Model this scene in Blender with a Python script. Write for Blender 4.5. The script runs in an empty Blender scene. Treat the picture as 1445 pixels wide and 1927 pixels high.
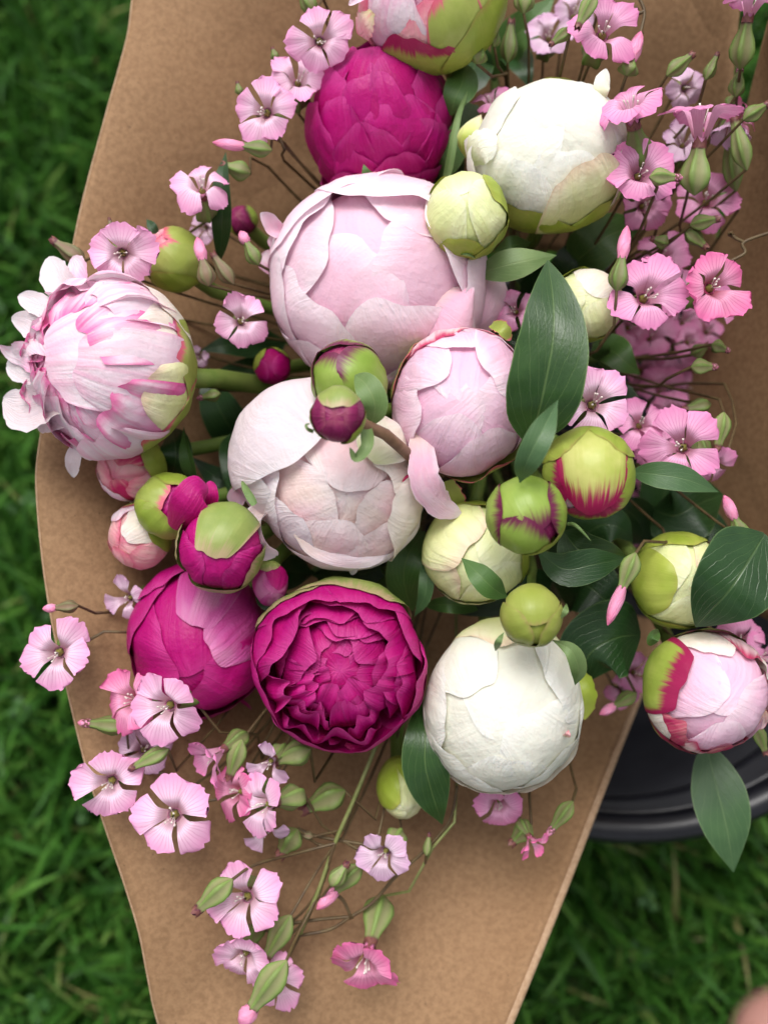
import bpy, math, random
import numpy as np
from mathutils import Vector, Matrix

# ------------------------------------------------------------------ camera, sky, sun, exposure
sc = bpy.context.scene
TILT = math.radians(15.0)
HALF = math.radians(20.0)
D0 = 0.412                                   # metres from the lens to the middle of the bouquet
CAM = np.array([0.0, -0.10, 0.84])
VR = np.array([1.0, 0.0, 0.0])
VU = np.array([0.0, math.cos(TILT), math.sin(TILT)])
VH = np.array([0.0, -math.sin(TILT), math.cos(TILT)])
FPX = 722.5 / math.tan(HALF)

cd = bpy.data.cameras.new('camera')
cam = bpy.data.objects.new('camera', cd)
sc.collection.objects.link(cam)
cam.location = CAM
cam.rotation_euler = (TILT, 0, 0)
cd.sensor_fit = 'HORIZONTAL'
cd.sensor_width = 36.0
cd.lens = 18.0 / math.tan(HALF)
cd.clip_start = 0.01
cd.clip_end = 500.0
cd.dof.use_dof = True
cd.dof.focus_distance = 0.385
cd.dof.aperture_fstop = 8.0
sc.camera = cam

world = bpy.data.worlds.new('World')
sc.world = world
world.use_nodes = True
wn = world.node_tree
wn.nodes.clear()
sky = wn.nodes.new('ShaderNodeTexSky')
sky.sky_type = 'NISHITA'
sky.sun_disc = False
SUN_EL, SUN_AZ = math.radians(66), math.radians(-15)     # azimuth from +y, negative = towards -x
sky.sun_elevation = SUN_EL
sky.sun_rotation = SUN_AZ
sky.air_density = 1.0
sky.dust_density = 6.0
sky.ozone_density = 1.0
hs = wn.nodes.new('ShaderNodeHueSaturation')
hs.inputs['Saturation'].default_value = 0.22             # cloud cover greys the blue
bg = wn.nodes.new('ShaderNodeBackground')
bg.inputs['Strength'].default_value = 0.15
wo = wn.nodes.new('ShaderNodeOutputWorld')
wn.links.new(sky.outputs[0], hs.inputs['Color'])
wn.links.new(hs.outputs[0], bg.inputs['Color'])
wn.links.new(bg.outputs[0], wo.inputs['Surface'])

sl = bpy.data.lights.new('sun', 'SUN')
sl.energy = 1.6
sl.angle = math.radians(35)
sl.color = (1.0, 0.97, 0.93)
sun = bpy.data.objects.new('sun', sl)
sc.collection.objects.link(sun)
sd = Vector((math.sin(SUN_AZ) * math.cos(SUN_EL), math.cos(SUN_AZ) * math.cos(SUN_EL), math.sin(SUN_EL)))
sun.rotation_euler = sd.to_track_quat('Z', 'Y').to_euler()
sun.location = (-1, 1, 3)

sc.render.engine = 'CYCLES'
sc.view_settings.view_transform = 'Standard'
sc.view_settings.look = 'None'
sc.view_settings.exposure = 0.30
sc.view_settings.gamma = 1.0
sc.view_settings.use_curve_mapping = False
sc.cycles.max_bounces = 6
sc.cycles.diffuse_bounces = 4
sc.cycles.glossy_bounces = 2
sc.cycles.transmission_bounces = 3
sc.cycles.transparent_max_bounces = 4

# ------------------------------------------------------------------ helpers
def P(px, py, h=0.0):
    """a place in the bouquet: pixel column and row of the photograph, h metres above its middle plane"""
    d = D0 - h
    return CAM - VH * d + VR * ((px - 722.5) / FPX * d) + VU * ((963.5 - py) / FPX * d)

def S(px, h=0.0):
    return px * (D0 - h) / FPX

def vdir(v):
    w = VR * v[0] + VU * v[1] + VH * v[2]
    return w / np.linalg.norm(w)

def unit(v):
    v = np.asarray(v, float)
    return v / max(1e-12, np.linalg.norm(v))

def sm(x, a, b):
    t = np.clip((x - a) / (b - a), 0, 1)
    return t * t * (3 - 2 * t)

def wob(p, seed, f=1.0, n=5):
    r = np.random.RandomState(seed % 100003)
    o = np.zeros(p.shape[:-1])
    for i in range(n):
        d = r.normal(size=p.shape[-1])
        k = f * (0.7 + 0.5 * i)
        o += np.sin((p @ d) * k + r.uniform(0, 6.28)) / (1 + 0.45 * i)
    return o / 2.2

def catmull(pts, n):
    pts = np.asarray(pts, float)
    if len(pts) == 2:
        t = np.linspace(0, 1, n)[:, None]
        return pts[0] * (1 - t) + pts[1] * t
    q = np.vstack([2 * pts[0] - pts[1], pts, 2 * pts[-1] - pts[-2]])
    m = len(pts) - 1
    seg = np.linalg.norm(np.diff(pts, axis=0), axis=1) + 1e-9
    cum = np.concatenate([[0], np.cumsum(seg)]) / seg.sum()
    out = []
    for s in np.linspace(0, 1, n):
        i = min(m - 1, max(0, int(np.searchsorted(cum, s, side='right') - 1)))
        t = (s - cum[i]) / (cum[i + 1] - cum[i])
        a, b, c, d = q[i], q[i + 1], q[i + 2], q[i + 3]
        out.append(0.5 * ((2 * b) + (c - a) * t + (2 * a - 5 * b + 4 * c - d) * t * t + (-a + 3 * b - 3 * c + d) * t ** 3))
    return np.array(out)

COL = sc.collection
def link(name, me, parent=None, mat=None, origin=None):
    o = bpy.data.objects.new(name, me)
    COL.objects.link(o)
    if mat is not None and me is not None:
        me.materials.append(mat)
    if parent is not None:
        o.parent = parent
    return o

def grid_mesh(name, V, closed_u=False):
    """V: (nv, nu, 3) grid; u runs across, v along; makes quads and a UV map (u, v)"""
    nv, nu = V.shape[:2]
    idx = np.arange(nv * nu).reshape(nv, nu)
    if closed_u:
        j0 = np.arange(nu); j1 = (j0 + 1) % nu
    else:
        j0 = np.arange(nu - 1); j1 = j0 + 1
    a = idx[:-1][:, j0]; b = idx[:-1][:, j1]; c = idx[1:][:, j1]; d = idx[1:][:, j0]
    F = np.stack([a, b, c, d], -1).reshape(-1, 4)
    uu = np.linspace(0, 1, nu + 1 if closed_u else nu)
    vv = np.linspace(0, 1, nv)
    ju = j0; jv = j0 + 1
    UV = np.zeros((nv - 1, len(j0), 4, 2))
    UV[:, :, 0, 0] = uu[ju]; UV[:, :, 1, 0] = uu[jv]; UV[:, :, 2, 0] = uu[jv]; UV[:, :, 3, 0] = uu[ju]
    UV[:, :, 0, 1] = vv[:-1, None]; UV[:, :, 1, 1] = vv[:-1, None]; UV[:, :, 2, 1] = vv[1:, None]; UV[:, :, 3, 1] = vv[1:, None]
    me = bpy.data.meshes.new(name)
    me.from_pydata(V.reshape(-1, 3).tolist(), [], F.tolist())
    uvl = me.uv_layers.new(name='UVMap')
    uvl.data.foreach_set('uv', UV.reshape(-1).astype(np.float32))
    me.polygons.foreach_set('use_smooth', np.ones(len(me.polygons), bool))
    me.update()
    return me

def tube_grid(pts, rad, n=20, k=8):
    c = catmull(pts, n)
    T = np.gradient(c, axis=0)
    T /= np.linalg.norm(T, axis=1)[:, None] + 1e-12
    ref = np.array([0.31, 0.87, 0.22])
    rads = np.interp(np.linspace(0, 1, n), np.linspace(0, 1, len(np.atleast_1d(rad))), np.atleast_1d(rad)) if np.ndim(rad) else np.full(n, rad)
    out = np.zeros((n, k, 3))
    A = None
    for i in range(n):
        if A is None:
            A = unit(np.cross(T[i], ref))
        A = unit(A - T[i] * (A @ T[i]))
        B = np.cross(T[i], A)
        for j in range(k):
            w = 2 * math.pi * j / k
            out[i, j] = c[i] + rads[i] * (math.cos(w) * A + math.sin(w) * B)
    return out

class Thing:
    def __init__(self, name, label, cat, origin, group=None):
        self.o = bpy.data.objects.new(name, None)
        self.o.empty_display_size = 0.01
        COL.objects.link(self.o)
        self.loc = np.asarray(origin, float)
        self.o.location = self.loc
        self.o['label'] = label
        self.o['category'] = cat
        if group:
            self.o['group'] = group
    def add(self, name, V, mat, closed=False, parent=None, label=None):
        me = grid_mesh(name, np.asarray(V) - self.loc, closed)
        ob = link(name, me, parent or self.o, mat)
        if label:
            ob['label'] = label
        return ob
    def tube(self, name, pts, rad, mat, n=20, k=8, parent=None):
        return self.add(name, tube_grid(pts, rad, n, k), mat, True, parent)

# ------------------------------------------------------------------ material builder
class NB:
    def __init__(self, name):
        self.m = bpy.data.materials.new(name)
        self.m.use_nodes = True
        self.t = self.m.node_tree
        self.t.nodes.clear()
        self.out = self.t.nodes.new('ShaderNodeOutputMaterial')
        self._uv = None
    def n(self, kind):
        return self.t.nodes.new(kind)
    def put(self, sock, val):
        if hasattr(val, 'is_output'):
            self.t.links.new(val, sock)
        elif isinstance(val, (tuple, list)) and len(val) == 3 and sock.type == 'RGBA':
            sock.default_value = (*val, 1)
        else:
            sock.default_value = val
    def math(self, op, a, b=0.0, clamp=False):
        x = self.n('ShaderNodeMath'); x.operation = op; x.use_clamp = clamp
        self.put(x.inputs[0], a); self.put(x.inputs[1], b)
        return x.outputs[0]
    def mix(self, f, a, b, blend='MIX'):
        x = self.n('ShaderNodeMix'); x.data_type = 'RGBA'; x.blend_type = blend
        self.put(x.inputs[0], f); self.put(x.inputs[6], a); self.put(x.inputs[7], b)
        return x.outputs[2]
    def ramp(self, f, stops):
        x = self.n('ShaderNodeValToRGB')
        e = x.color_ramp.elements
        while len(e) < len(stops):
            e.new(0.5)
        for i, (p, c) in enumerate(stops):
            e[i].position = p
            e[i].color = (*c, 1) if isinstance(c, (tuple, list)) else (c, c, c, 1)
        self.put(x.inputs[0], f)
        return x.outputs[0]
    def step(self, x, a, b):
        s = self.n('ShaderNodeMapRange'); s.interpolation_type = 'SMOOTHSTEP'
        self.put(s.inputs[0], x); s.inputs[1].default_value = a; s.inputs[2].default_value = b
        return s.outputs[0]
    def comb(self, x, y, z=0.0):
        c = self.n('ShaderNodeCombineXYZ')
        self.put(c.inputs[0], x); self.put(c.inputs[1], y); self.put(c.inputs[2], z)
        return c.outputs[0]
    def noise(self, vec, scale=5.0, detail=3.0, rough=0.55):
        x = self.n('ShaderNodeTexNoise')
        self.put(x.inputs['Vector'], vec)
        x.inputs['Scale'].default_value = scale; x.inputs['Detail'].default_value = detail
        x.inputs['Roughness'].default_value = rough
        return x.outputs[0]
    def uv(self):
        if self._uv is None:
            c = self.n('ShaderNodeTexCoord'); s = self.n('ShaderNodeSeparateXYZ')
            self.t.links.new(c.outputs['UV'], s.inputs[0])
            self._uv = (s.outputs[0], s.outputs[1])
            self.obj = c.outputs['Object']
        return self._uv
    def rand(self):
        return self.n('ShaderNodeObjectInfo').outputs['Random']
    def bump(self, height, strength, dist):
        b = self.n('ShaderNodeBump')
        b.inputs['Strength'].default_value = strength; b.inputs['Distance'].default_value = dist
        self.put(b.inputs['Height'], height)
        return b.outputs[0]
    def finish(self, col, rough=0.5, normal=None, trans=0.0, spec=0.5, tcol=None, sheen=0.0, coat=0.0, sss=0.0, ssr=0.0025):
        p = self.n('ShaderNodeBsdfPrincipled')
        self.put(p.inputs['Base Color'], col)
        self.put(p.inputs['Roughness'], rough)
        p.inputs['Specular IOR Level'].default_value = spec
        p.inputs['Sheen Weight'].default_value = sheen
        p.inputs['Coat Weight'].default_value = coat
        if sss > 0:
            p.inputs['Subsurface Weight'].default_value = sss
            p.inputs['Subsurface Radius'].default_value = (1.0, 0.7, 0.6)
            p.inputs['Subsurface Scale'].default_value = ssr
        if normal is not None:
            self.put(p.inputs['Normal'], normal)
        s = p.outputs[0]
        if trans > 0:
            t = self.n('ShaderNodeBsdfTranslucent')
            self.put(t.inputs['Color'], tcol if tcol is not None else col)
            mx = self.n('ShaderNodeMixShader')
            mx.inputs[0].default_value = trans
            self.t.links.new(s, mx.inputs[1]); self.t.links.new(t.outputs[0], mx.inputs[2])
            s = mx.outputs[0]
        self.t.links.new(s, self.out.inputs['Surface'])
        return self.m

def petal_mat(name, stops, streak=(1, 1, 1), samt=0.3, sfreq=26, blotch=None, bamt=0.4, rim=None, ramt=0.0, rough=0.55,
              trans=0.26, bump=0.25, vary=0.12, sheen=0.0, spec=0.22, sss=0.25):
    b = NB(name)
    u, v = b.uv()
    rnd = b.rand()
    nz = b.noise(b.obj, 45.0, 1.0)
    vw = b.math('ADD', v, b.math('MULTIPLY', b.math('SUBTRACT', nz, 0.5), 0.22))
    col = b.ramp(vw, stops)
    wav = b.math('MULTIPLY', b.math('SUBTRACT', b.noise(b.comb(u, v, rnd), 3.5, 0.0), 0.5), 0.25)
    us = b.math('ADD', u, wav)
    sv = b.comb(b.math('MULTIPLY', us, sfreq), b.math('MULTIPLY', v, 1.4), b.math('MULTIPLY', rnd, 37.0))
    st = b.noise(sv, 1.0, 2.0, 0.6)
    sf = b.math('MULTIPLY', b.step(st, 0.42, 0.72), samt)
    col = b.mix(sf, col, streak)
    if blotch:
        bf = b.noise(b.comb(b.math('ADD', us, b.math('MULTIPLY', rnd, 9.0)), v, rnd), 2.6, 1.0)
        col = b.mix(b.math('MULTIPLY', b.step(bf, 0.45, 0.72), bamt), col, blotch)
    if rim:
        au = b.math('ABSOLUTE', b.math('SUBTRACT', b.math('MULTIPLY', u, 2.0), 1.0))
        e = b.math('MAXIMUM', b.math('MULTIPLY', au, 0.985), v)
        e = b.math('ADD', e, b.math('MULTIPLY', b.math('SUBTRACT', st, 0.5), 0.10))
        col = b.mix(b.math('MULTIPLY', b.step(e, 0.88, 1.0), ramt), col, rim)
    hv = b.math('ADD', b.math('MULTIPLY', rnd, vary), 1.0 - vary * 0.5)
    hsv = b.n('ShaderNodeHueSaturation')
    b.put(hsv.inputs['Color'], col); b.put(hsv.inputs['Value'], hv)
    col = hsv.outputs[0]
    hgt = b.math('ADD', b.math('MULTIPLY', st, 0.9), b.math('MULTIPLY', b.noise(b.obj, 150.0, 3.0, 0.65), 1.3))
    return b.finish(col, rough, b.bump(hgt, bump * 1.7, 0.0014), trans, spec, sheen=sheen, sss=sss)

def sepal_mat(name, green, green2, rim, lo=0.62, hi=0.95, amt=1.0, streak=0.25, rough=0.42, tipw=1.0):
    """green sepal with a coloured margin"""
    b = NB(name)
    u, v = b.uv()
    rnd = b.rand()
    au = b.math('ABSOLUTE', b.math('SUBTRACT', b.math('MULTIPLY', u, 2.0), 1.0))
    e = b.math('MAXIMUM', au, b.math('MULTIPLY', v, tipw))
    st = b.noise(b.comb(b.math('MULTIPLY', u, 24.0), b.math('MULTIPLY', v, 1.6), b.math('MULTIPLY', rnd, 31.0)), 1.0, 3.0, 0.65)
    e = b.math('ADD', e, b.math('MULTIPLY', b.math('SUBTRACT', st, 0.5), streak * 2.0))
    nz = b.noise(b.obj, 70.0, 3.0)
    g = b.mix(b.step(nz, 0.3, 0.7), green, green2)
    col = b.mix(b.math('MULTIPLY', b.step(e, lo, hi), amt), g, rim)
    hgt = b.math('ADD', st, b.noise(b.obj, 260.0, 2.0))
    return b.finish(col, rough, b.bump(hgt, 0.2, 0.0008), 0.08, 0.4)

def leaf_mat(name, dark, light, vein, rough=0.38, nveins=5.0, slope=0.85):
    b = NB(name)
    u, v = b.uv()
    rnd = b.rand()
    c = b.math('SUBTRACT', u, 0.5)
    wv = b.math('MULTIPLY', b.math('SUBTRACT', b.noise(b.comb(u, b.math('MULTIPLY', v, 1.5), rnd), 4.0, 2.0), 0.5), 0.16)
    ac = b.math('ABSOLUTE', c)
    mid = b.math('SUBTRACT', 1.0, b.step(ac, 0.006, 0.022))
    t = b.math('SUBTRACT', b.math('ADD', v, wv), b.math('MULTIPLY', b.math('POWER', b.math('MULTIPLY', ac, 2.0), 0.75), slope))
    fr = b.math('FRACT', b.math('ADD', b.math('MULTIPLY', t, nveins), b.math('MULTIPLY', b.step(c, -0.001, 0.001), 0.4)))
    dv = b.math('ABSOLUTE', b.math('SUBTRACT', fr, 0.5))
    side = b.math('SUBTRACT', 1.0, b.step(dv, 0.012, 0.06))
    fine = b.noise(b.comb(b.math('MULTIPLY', u, 40.0), b.math('MULTIPLY', v, 55.0), rnd), 1.0, 3.0)
    nz = b.noise(b.obj, 60.0, 3.0)
    col = b.mix(b.step(nz, 0.3, 0.75), dark, light)
    col = b.mix(b.math('MULTIPLY', b.step(fine, 0.4, 0.7), 0.22), col, light)
    lines = b.math('MAXIMUM', mid, b.math('MULTIPLY', side, 0.55))
    col = b.mix(b.math('MULTIPLY', lines, 0.42), col, vein)
    au = b.math('MULTIPLY', ac, 2.0)
    col = b.mix(b.math('MULTIPLY', b.step(au, 0.955, 0.99), 0.75), col, vein)
    hgt = b.math('SUBTRACT', b.math('ADD', b.math('MULTIPLY', fine, 0.35), b.math('MULTIPLY', nz, 0.8)), b.math('MULTIPLY', lines, 0.8))
    return b.finish(col, rough, b.bump(hgt, 0.35, 0.0010), 0.12, 0.45, tcol=light)

def plain_mat(name, a, c2, rough=0.5, scale=120.0, bump=0.2, trans=0.0, spec=0.4, coat=0.0):
    b = NB(name)
    b.uv()
    nz = b.noise(b.obj, scale, 4.0)
    col = b.mix(b.step(nz, 0.3, 0.7), a, c2)
    return b.finish(col, rough, b.bump(nz, bump, 0.0008), trans, spec, coat=coat)

# ------------------------------------------------------------------ materials
def kraft():
    b = NB('kraft_paper')
    b.uv()
    fib = b.noise(b.obj, 420.0, 4.0, 0.7)
    big = b.noise(b.obj, 14.0, 3.0)
    fine = b.noise(b.obj, 1500.0, 2.0)
    col = b.mix(b.step(fib, 0.32, 0.68), (0.225, 0.130, 0.066), (0.310, 0.186, 0.098))
    col = b.mix(b.math('MULTIPLY', b.step(big, 0.35, 0.7), 0.25), col, (0.255, 0.138, 0.066))
    col = b.mix(b.math('MULTIPLY', b.step(fine, 0.68, 0.80), 0.25), col, (0.17, 0.085, 0.045))
    spk = b.noise(b.obj, 700.0, 0.0)
    col = b.mix(b.math('MULTIPLY', b.step(spk, 0.84, 0.88), 0.7), col, (0.08, 0.045, 0.03))
    rid = b.math('ABSOLUTE', b.math('SUBTRACT', b.noise(b.obj, 9.0, 3.0), 0.5))
    hgt = b.math('ADD', b.math('ADD', b.math('MULTIPLY', fib, 0.7), b.math('MULTIPLY', b.noise(b.obj, 26.0, 3.0), 3.0)), b.math('MULTIPLY', b.math('MINIMUM', rid, 0.06), 26.0))
    return b.finish(col, 0.75, b.bump(hgt, 0.25, 0.0010), 0.05, 0.25)
M_KRAFT = kraft()
M_KRAFT_EDGE = plain_mat('kraft_cut_edge', (0.40, 0.27, 0.17), (0.32, 0.20, 0.115), 0.8, 500.0, 0.3)
M_BLACK = plain_mat('black_plastic', (0.006, 0.006, 0.009), (0.010, 0.010, 0.014), 0.30, 60.0, 0.06, 0, 0.5)
M_STEM = plain_mat('green_stem', (0.10, 0.17, 0.03), (0.16, 0.22, 0.05), 0.45, 90.0, 0.2)
M_STEM_DARK = plain_mat('dark_green_stem', (0.05, 0.09, 0.02), (0.09, 0.13, 0.035), 0.45, 90.0, 0.2)
M_STEM_BROWN = plain_mat('brown_stem', (0.17, 0.09, 0.055), (0.26, 0.15, 0.09), 0.5, 200.0, 0.3)
M_THIN = plain_mat('thin_brown_stem', (0.075, 0.045, 0.022), (0.12, 0.085, 0.035), 0.5, 200.0, 0.2)
M_THIN_GREEN = plain_mat('thin_green_stem', (0.15, 0.18, 0.05), (0.21, 0.22, 0.08), 0.5, 200.0, 0.2)

W1 = (0.86, 0.84, 0.79)
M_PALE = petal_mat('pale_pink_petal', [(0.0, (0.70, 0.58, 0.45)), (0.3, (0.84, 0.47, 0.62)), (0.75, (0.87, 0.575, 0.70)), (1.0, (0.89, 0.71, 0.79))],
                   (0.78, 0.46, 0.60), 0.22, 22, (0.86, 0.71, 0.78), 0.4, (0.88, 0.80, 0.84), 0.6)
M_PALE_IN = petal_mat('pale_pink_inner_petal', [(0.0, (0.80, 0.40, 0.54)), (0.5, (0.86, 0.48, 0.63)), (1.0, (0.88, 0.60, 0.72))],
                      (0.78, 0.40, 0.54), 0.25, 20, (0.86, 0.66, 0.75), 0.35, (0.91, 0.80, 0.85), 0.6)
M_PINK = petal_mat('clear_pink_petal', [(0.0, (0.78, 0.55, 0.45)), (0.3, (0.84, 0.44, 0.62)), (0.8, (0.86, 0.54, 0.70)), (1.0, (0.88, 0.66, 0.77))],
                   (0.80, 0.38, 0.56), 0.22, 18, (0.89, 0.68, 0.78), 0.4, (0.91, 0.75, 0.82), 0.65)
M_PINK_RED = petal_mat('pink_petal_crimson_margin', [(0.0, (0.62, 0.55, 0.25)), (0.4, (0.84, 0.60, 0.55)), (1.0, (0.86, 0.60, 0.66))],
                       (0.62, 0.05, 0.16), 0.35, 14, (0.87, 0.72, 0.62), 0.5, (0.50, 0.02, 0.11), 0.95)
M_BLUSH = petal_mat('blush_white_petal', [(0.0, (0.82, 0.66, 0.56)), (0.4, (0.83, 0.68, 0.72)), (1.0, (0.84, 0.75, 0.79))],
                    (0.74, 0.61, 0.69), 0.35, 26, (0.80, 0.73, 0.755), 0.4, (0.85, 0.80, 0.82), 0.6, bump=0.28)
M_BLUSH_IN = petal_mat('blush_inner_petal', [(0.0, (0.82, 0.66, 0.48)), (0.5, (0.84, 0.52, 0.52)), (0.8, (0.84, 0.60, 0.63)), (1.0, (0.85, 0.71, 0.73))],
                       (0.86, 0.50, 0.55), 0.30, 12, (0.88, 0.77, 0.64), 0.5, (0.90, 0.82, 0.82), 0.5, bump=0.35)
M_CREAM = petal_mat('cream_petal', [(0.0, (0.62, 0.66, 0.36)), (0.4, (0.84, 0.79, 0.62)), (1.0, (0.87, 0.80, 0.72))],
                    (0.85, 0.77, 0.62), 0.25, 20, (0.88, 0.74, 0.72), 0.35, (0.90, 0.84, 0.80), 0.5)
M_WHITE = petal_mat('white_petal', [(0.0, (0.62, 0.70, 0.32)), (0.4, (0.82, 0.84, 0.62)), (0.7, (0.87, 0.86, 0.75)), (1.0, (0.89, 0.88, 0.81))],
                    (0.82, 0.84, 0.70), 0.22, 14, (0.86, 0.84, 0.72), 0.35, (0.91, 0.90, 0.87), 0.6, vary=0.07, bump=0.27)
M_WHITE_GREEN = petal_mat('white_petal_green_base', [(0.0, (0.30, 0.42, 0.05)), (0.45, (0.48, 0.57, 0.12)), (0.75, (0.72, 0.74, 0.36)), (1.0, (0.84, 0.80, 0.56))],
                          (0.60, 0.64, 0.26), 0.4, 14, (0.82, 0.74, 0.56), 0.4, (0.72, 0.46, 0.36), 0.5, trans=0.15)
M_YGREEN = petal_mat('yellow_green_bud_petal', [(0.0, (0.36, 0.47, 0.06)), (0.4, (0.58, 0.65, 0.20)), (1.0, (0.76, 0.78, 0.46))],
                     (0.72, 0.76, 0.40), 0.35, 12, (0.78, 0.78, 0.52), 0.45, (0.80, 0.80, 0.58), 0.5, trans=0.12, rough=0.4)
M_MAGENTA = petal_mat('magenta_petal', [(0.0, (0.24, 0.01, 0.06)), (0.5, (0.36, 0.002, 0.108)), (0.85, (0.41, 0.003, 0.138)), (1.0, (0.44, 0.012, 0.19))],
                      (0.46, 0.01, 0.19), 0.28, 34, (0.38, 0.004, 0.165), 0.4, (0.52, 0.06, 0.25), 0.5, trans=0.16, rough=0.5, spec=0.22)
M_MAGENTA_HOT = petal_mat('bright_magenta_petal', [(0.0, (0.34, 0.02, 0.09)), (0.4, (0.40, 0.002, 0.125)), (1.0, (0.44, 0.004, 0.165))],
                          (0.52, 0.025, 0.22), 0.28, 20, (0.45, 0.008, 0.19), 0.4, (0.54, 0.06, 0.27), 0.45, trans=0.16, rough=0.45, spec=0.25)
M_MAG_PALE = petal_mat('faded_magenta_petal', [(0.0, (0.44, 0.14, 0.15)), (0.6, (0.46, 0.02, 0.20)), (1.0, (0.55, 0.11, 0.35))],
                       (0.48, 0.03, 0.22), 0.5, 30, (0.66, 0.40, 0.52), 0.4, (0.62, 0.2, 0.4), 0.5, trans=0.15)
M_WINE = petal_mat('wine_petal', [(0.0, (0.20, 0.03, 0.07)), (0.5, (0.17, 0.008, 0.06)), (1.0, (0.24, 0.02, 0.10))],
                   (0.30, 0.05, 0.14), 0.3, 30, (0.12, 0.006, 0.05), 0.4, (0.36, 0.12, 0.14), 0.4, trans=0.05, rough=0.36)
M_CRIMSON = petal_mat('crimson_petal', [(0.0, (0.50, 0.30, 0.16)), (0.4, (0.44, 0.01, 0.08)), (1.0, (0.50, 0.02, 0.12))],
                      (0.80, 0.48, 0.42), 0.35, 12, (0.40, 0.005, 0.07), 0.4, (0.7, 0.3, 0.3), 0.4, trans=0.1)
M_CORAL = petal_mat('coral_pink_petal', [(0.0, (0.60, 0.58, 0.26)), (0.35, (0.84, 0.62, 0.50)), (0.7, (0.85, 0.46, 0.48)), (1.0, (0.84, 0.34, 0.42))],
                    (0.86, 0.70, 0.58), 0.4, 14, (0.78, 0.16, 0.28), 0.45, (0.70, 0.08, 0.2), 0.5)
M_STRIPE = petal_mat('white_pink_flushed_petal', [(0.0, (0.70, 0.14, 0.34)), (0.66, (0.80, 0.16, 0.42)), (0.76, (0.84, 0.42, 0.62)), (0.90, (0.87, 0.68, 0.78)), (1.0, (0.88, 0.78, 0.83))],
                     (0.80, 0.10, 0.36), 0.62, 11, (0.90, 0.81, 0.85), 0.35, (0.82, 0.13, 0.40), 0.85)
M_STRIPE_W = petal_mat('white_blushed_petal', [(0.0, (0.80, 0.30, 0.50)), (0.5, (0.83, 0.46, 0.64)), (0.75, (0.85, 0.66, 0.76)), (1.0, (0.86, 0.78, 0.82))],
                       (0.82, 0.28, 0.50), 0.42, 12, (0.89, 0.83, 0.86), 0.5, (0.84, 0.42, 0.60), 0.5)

M_SEP_OLIVE = sepal_mat('olive_sepal', (0.26, 0.31, 0.05), (0.34, 0.37, 0.085), (0.34, 0.22, 0.10), 0.93, 1.02, 0.6, 0.05)
M_SEP_GREEN = sepal_mat('green_sepal', (0.23, 0.31, 0.035), (0.32, 0.38, 0.06), (0.34, 0.18, 0.08), 0.93, 1.02, 0.5, 0.05)
M_SEP_LIME = sepal_mat('lime_sepal', (0.28, 0.37, 0.035), (0.40, 0.46, 0.08), (0.42, 0.36, 0.10), 0.92, 1.05, 0.6, 0.06)
M_SEP_WINE = sepal_mat('green_sepal_wine_margin', (0.20, 0.31, 0.04), (0.28, 0.38, 0.07), (0.13, 0.012, 0.05), 0.82, 0.97, 1.0, 0.10)
M_SEP_CRIM = sepal_mat('green_sepal_crimson_margin', (0.24, 0.32, 0.04), (0.34, 0.40, 0.08), (0.30, 0.008, 0.07), 0.80, 0.90, 1.0, 0.10)
M_SEP_STRIPE = sepal_mat('yellow_green_sepal_crimson_flames', (0.36, 0.42, 0.07), (0.50, 0.50, 0.15), (0.36, 0.008, 0.08), 0.78, 0.92, 1.0, 0.24)
M_SEP_ROSE = sepal_mat('green_sepal_rose_margin', (0.27, 0.33, 0.06), (0.36, 0.40, 0.10), (0.58, 0.10, 0.16), 0.90, 0.98, 1.0, 0.08)
M_SEP_DULL = sepal_mat('dull_green_sepal_tan_margin', (0.20, 0.27, 0.06), (0.28, 0.33, 0.09), (0.42, 0.30, 0.18), 0.84, 1.0, 0.9, 0.16)

M_LEAF = leaf_mat('dark_leaf', (0.018, 0.052, 0.012), (0.036, 0.088, 0.020), (0.14, 0.22, 0.07), 0.30)
M_LEAF_DEEP = leaf_mat('deep_green_leaf', (0.014, 0.044, 0.012), (0.026, 0.070, 0.019), (0.09, 0.15, 0.05), 0.29, 6.0)
M_LEAF_GREY = leaf_mat('grey_green_leaf', (0.042, 0.098, 0.036), (0.068, 0.138, 0.052), (0.19, 0.28, 0.12), 0.40, 6.0, 0.6)
M_LEAF_LIGHT = leaf_mat('light_green_leaf', (0.10, 0.18, 0.05), (0.17, 0.25, 0.09), (0.28, 0.34, 0.14), 0.45, 6.0)
M_LEAF_MID = leaf_mat('mid_green_leaf', (0.05, 0.12, 0.025), (0.08, 0.165, 0.04), (0.18, 0.26, 0.08), 0.38, 6.0)

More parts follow.
